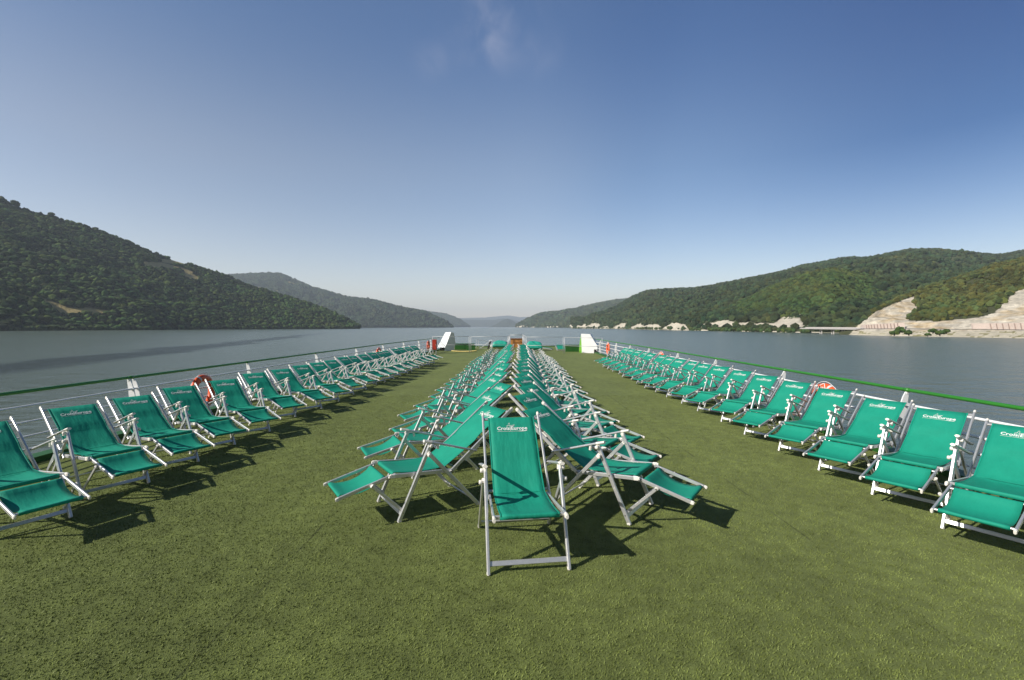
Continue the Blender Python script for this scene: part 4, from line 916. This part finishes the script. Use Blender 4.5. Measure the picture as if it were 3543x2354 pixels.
# white bulwark wings
def wing(px, d, s_, rot, label):
    root = local('bulwark_wing', px, d); root.rotation_euler = (0, 0, rot)
    # profile: x outboard (s_), z up
    if s_ > 0: prof = [(0, 0), (.80, 0), (.80, .24), (1.03, .24), (1.0, .50), (.70, .95), (.54, 1.22), (-.06, 1.24)]
    else: prof = [(0, 0), (.80, 0), (.32, 1.29), (.02, 1.27)]
    m = MB(); m.prism([(s_ * x, z) for x, z in prof], (0, .2, 0), (1, 0, 0), (0, 0, 1), (0, 1, 0), .4); m.build('panel', M_white, root)
    if s_ > 0:
        m = MB(); m.box((.802, .05, 0), (1.0, .35, .238)); m.build('scupper', M_dark, root)
        m = MB(); m.prism([(-.004, 0), (-.064, 1.24), (-.13, 1.1), (-.22, .55), (-.24, .0)], (0, .45, 0), (1, 0, 0), (0, 0, 1), (0, 1, 0), .5); m.build('inner_edge', M_lime, root)
    else:
        m = MB(); m.prism([(-.80, .24), (-.33, 1.28), (-.70, 1.29), (-1.12, .50), (-1.2, .24)], (0, .42, 0), (1, 0, 0), (0, 0, 1), (0, 1, 0), .3); m.build('sloping_panel', M_white, root)
        m = MB(); m.box((-1.1, .3, 0), (-.81, .5, .238)); m.build('scupper', M_dark, root)
        m = MB(); m.prism([(-.803, 0), (-.803, .238), (-.84, .238), (-.84, 0)], (0, .28, 0), (1, 0, 0), (0, 0, 1), (0, 1, 0), .3); m.build('support', M_white, root)
    tag(root, label, 'bulwark')
def left_wing():
    dd_ = lambda px: 32.6 + .7 * (px - 1536) / F * 32.8
    o = at(1536, 1215, 32.6); root = empty('bulwark_wing', (o.x, o.y, 0)); o = Vector((o.x, o.y, 0))
    P = lambda px, py, d: at(px, py, d) - o
    fr = [P(a, b, dd_(a)) for a, b in ((1536, 1215.5), (1570, 1213), (1576, 1188), (1571, 1152), (1560, 1150.5))]
    bk = [p + Vector((-.30, .42, 0)) for p in fr]
    m = MB(); n = 5; m.add(fr + bk, [(0, 1, 2, 3, 4), (9, 8, 7, 6, 5)] + [(i, 5 + i, 5 + (i + 1) % n, (i + 1) % n) for i in (0, 1, 2, 3)]); m.build('panel', M_white, root)
    a, b, c, d_ = P(1513, 1203, 33.3), P(1540.3, 1203, 32.63), P(1561, 1149.5, 32.93), P(1541, 1150.6, 33.5)
    off = Vector((.06, .10, -.005))
    m = MB(); m.add([a, b, c, d_, a + off, b + off, c + off, d_ + off], [(0, 1, 2, 3), (7, 6, 5, 4), (0, 4, 5, 1), (1, 5, 6, 2), (2, 6, 7, 3), (3, 7, 4, 0)]); m.build('sloping_panel', M_white, root)
    m = MB(); q = P(1523, 1215, 33.0); m.box((q.x, q.y, 0), (q.x + .26, q.y + .3, .235)); m.build('scupper', M_dark, root)
    tag(root, 'white bulwark wing at the far left of the deck, flat side grey in shade', 'bulwark')
left_wing()
wing(2013.6, 30.2, 1, -.42, 'sunlit white bulwark wing at the far right of the deck with lime edge')
# green end coamings between wings and turf
for (a, b, d, h_, lb) in ((1574, 1640, 34.6, .40, 'dark green deck coaming behind the yellow board'), (1958, 2003, 31.6, .42, 'green deck coaming left of the right white wing')):
    m = MB(); o_ = fx((a + b) / 2, d); m.box((fx(a, d) - o_, 0, 0), (fx(b, d) - o_, .3, h_)); m.box((fx(a, d) - o_ - .03, -.04, h_ + .002), (fx(b, d) - o_ + .03, .34, h_ + .05))
    m.bar((0, -.012, 0.02), (0, -.012, h_), .04, .02, (1, 0, 0))
    o = m.build('coaming', M_green); o.location = (o_, d, 0); tag(o, lb, 'coaming')
for px_, w_, lb in ((1624.5, .32, 'larger green vent box on the far left deck edge'), (1639, .18, 'smaller green vent box right of the larger one')):
    d = 33.2; m = MB(); m.box((-w_ / 2, 0, 0), (w_ / 2, .25, .34)); m.box((-w_ / 2 - .02, -.02, .342), (w_ / 2 + .02, .27, .38)); o = m.build('vent_box', M_green); o.location = (fx(px_, d), d, 0); tag(o, lb, 'vent box')
# red locker on the left rail
d = 29.2; m = MB(); root = empty('fire_locker', (fx(1503.5, d), d, .25)); m.box((-.13, -.1, 0), (.13, .1, .62)); m.box((-.14, -.115, .622), (.14, .11, .65)); m.build('body', M_red, root)
m = MB(); m.box((-.11, -.112, .03), (.11, -.102, .59)); m.build('door', M_red, root); m = MB(); m.box((.08, -.124, .28), (.095, -.113, .36)); m.build('handle', M_steel, root)
m = MB(); m.box((-.12, -.08, -.25), (-.08, .08, -.002)); m.box((.08, -.08, -.25), (.12, .08, -.002)); m.build('bracket', M_steel, root)
tag(root, 'tall red locker standing by the far end of the left rail', 'locker')
# yellow board
d = 31.2; m = MB(); n = 18; V = []; Fc = []
for i in range(n + 1):
    t = i / n; x = -.84 + 1.68 * t; hw_ = .20 * math.sin(math.pi * min(max(t, .02), .98)) ** .55; r_ = .05 * (2 * t - 1) ** 2
    for k in range(8):
        a = k * math.pi / 4; V.append((x, hw_ * math.cos(a), .04 + r_ + .04 * math.sin(a)))
    if i < n:
        for k in range(8): Fc.append((i * 8 + k, i * 8 + (k + 1) % 8, i * 8 + 8 + (k + 1) % 8, i * 8 + 8 + k))
m.add(V, Fc, 0, True); root = empty('paddle_board', (fx(1605, d), d, 0)); m.build('board', M_yellow, root)
m = MB(); m.knob((.83, 0, .09), (1, 0, 0), .035, .05); m.build('tip', M_dark, root)
root.rotation_euler = (0, 0, .1); tag(root, 'long pale yellow board lying flat on the far turf', 'board')
# covered stacks of loungers
def stack(px, d, w_, label, left):
    root = local('lounger_stack', px, d); rnd = random.Random(3 if left else 4)
    m = MB()
    for s in (-1, 1):
        m.bar((-w_ / 2, s * .28, .22), (w_ / 2, s * .28, .22), .05, .05, (0, 1, 0)); m.bar((-w_ / 2, s * .28, .32), (w_ / 2, s * .28, .32), .04, .04, (0, 1, 0))
        for x in (-w_ / 2 + .08, w_ / 2 - .12): m.bar((x, s * .28, 0), (x + .03, s * .28, .22), .045, .045, (0, 1, 0)); m.bar((x + .1, s * .28, .22), (x + .1, s * .28, .42), .035, .035, (0, 1, 0))
    if left: m.bar((-w_ / 2 - .12, -.2, .62), (-w_ / 2 + .02, -.25, .1), .09, .06, (0, 1, 0)); m.bar((-w_ / 2 - .13, -.2, .62), (-w_ / 2 + .12, -.2, .64), .06, .05, (0, 1, 0))
    m.bar((-w_ / 2, -.31, .18), (w_ / 2, -.31, .18), .06, .03, (0, 0, 1)); m.build('frame', M_white if left else M_alu, root)
    nx, ny = 22, 10; V = []; Fc = []
    g = rnd.random
    ph = [g() * 6 for _ in range(4)]
    for i in range(nx):
        for j in range(ny):
            u = i / (nx - 1) * 2 - 1; v = j / (ny - 1) * 2 - 1
            e = max(abs(u) ** 6, abs(v) ** 4) if not left else max(abs(u) ** 2.6, abs(v) ** 3)
            z = .36 + (.26 if left else .30) * (1 - e) + .018 * math.sin(9 * u + ph[0]) * math.cos(5 * v + ph[1]) + .02 * math.sin(4 * u * (1 + v) + ph[2])
            V.append((u * w_ * (.47 if left else .52) + .02 * math.sin(7 * v + ph[3]) + (.1 if left else -.03), v * .36, z - (.12 if e > .9 else 0)))
            if i < nx - 1 and j < ny - 1: a = i * ny + j; Fc.append((a, a + ny, a + ny + 1, a + 1))
    bt = len(V); V += [(x, y, z * .9 - .16 if abs(y) > .3 else .30) for x, y, z in V]
    for a, b, c, e in list(Fc): Fc.append((e + bt, c + bt, b + bt, a + bt))
    rim = [i * ny for i in range(nx)] + [(nx - 1) * ny + j for j in range(1, ny)] + [i * ny + ny - 1 for i in range(nx - 2, -1, -1)] + [j for j in range(ny - 2, 0, -1)]
    for a, b in zip(rim, rim[1:] + rim[:1]): Fc.append((a, b, b + bt, a + bt))
    mm = MB(); mm.add(V, Fc, 0, True); mm.build('tarpaulin', M_tarp, root)
    tag(root, label, 'stacked loungers')
stack(1727, 36.5, 1.30, 'stack of white loungers under a crumpled teal tarpaulin left of the gangway', True)
stack(1850, 33.2, 1.05, 'stack of grey framed loungers under a boxy teal cover right of the gangway', False)
# folded chair frame leaning, left
root = local('collapsed_chair', 1672, 35.5)
m = MB()
for p, q in (((-.55, 0, .12), (-.50, .1, .68)), ((-.38, 0, .2), (-.34, .1, .70)), ((-.34, .1, .70), (.36, .1, .56)), ((-.50, .1, .68), (-.34, .1, .70)), ((-.3, -.05, .05), (.40, 0, .52)), ((-.22, -.05, .05), (.44, 0, .48)), ((-.38, 0, .2), (-.2, 0, .2)), ((-.3, -.06, .06), (.3, -.06, .04)), ((-.3, -.2, .03), (-.25, .2, .12))): m.bar(p, q, .022, .022, (0, 1, .1))
m.build('frame', M_alu, root)
m = MB(); m.prism([(.30, .02), (.44, .02), (.62, .60), (.46, .56)], (0, .02, 0), (1, 0, 0), (0, 0, 1), (0, 1, 0), .04); m.build('panel', M_black, root)
tag(root, 'collapsed silver chair frame with a dark panel leaning on the far turf', 'chair frame')
def folded(px, d, w_, rot, label, tilt=.12):
    root = local('folded_deck_chair', px, d); root.rotation_euler = (0, 0, rot)
    m = MB()
    for s in (-1, 1): m.bar((s * w_ / 2, -.35, .05), (s * w_ / 2, .4, .07 + tilt), .03, .04, (1, 0, 0)); m.bar((s * (w_ / 2 - .03), -.3, .10), (s * (w_ / 2 - .03), .4, .12 + tilt), .02, .03, (1, 0, 0)); m.knob((s * w_ / 2, -.37, .05), (0, 1, 0), .03, .04)
    m.bar((-w_ / 2, -.33, .05), (w_ / 2, -.33, .05), .03, .02, (0, 0, 1)); m.build('frame', M_alu, root)
    m = MB(); m.prism([(-.32, .125), (.38, .145 + tilt), (.38, .152 + tilt), (-.32, .135)], (0, 0, 0), (0, 1, 0), (0, 0, 1), (1, 0, 0), w_ - .12); m.build('sling', M_cloth, root)
    tag(root, label, 'folded deck chair')
folded(1894, 34.2, .50, 1.25, 'folded teal deck chair lying sideways right of the boxy covered stack', .06)
folded(1940, 33.0, .62, .08, 'folded teal deck chair lying flat left of the green coaming', .26)
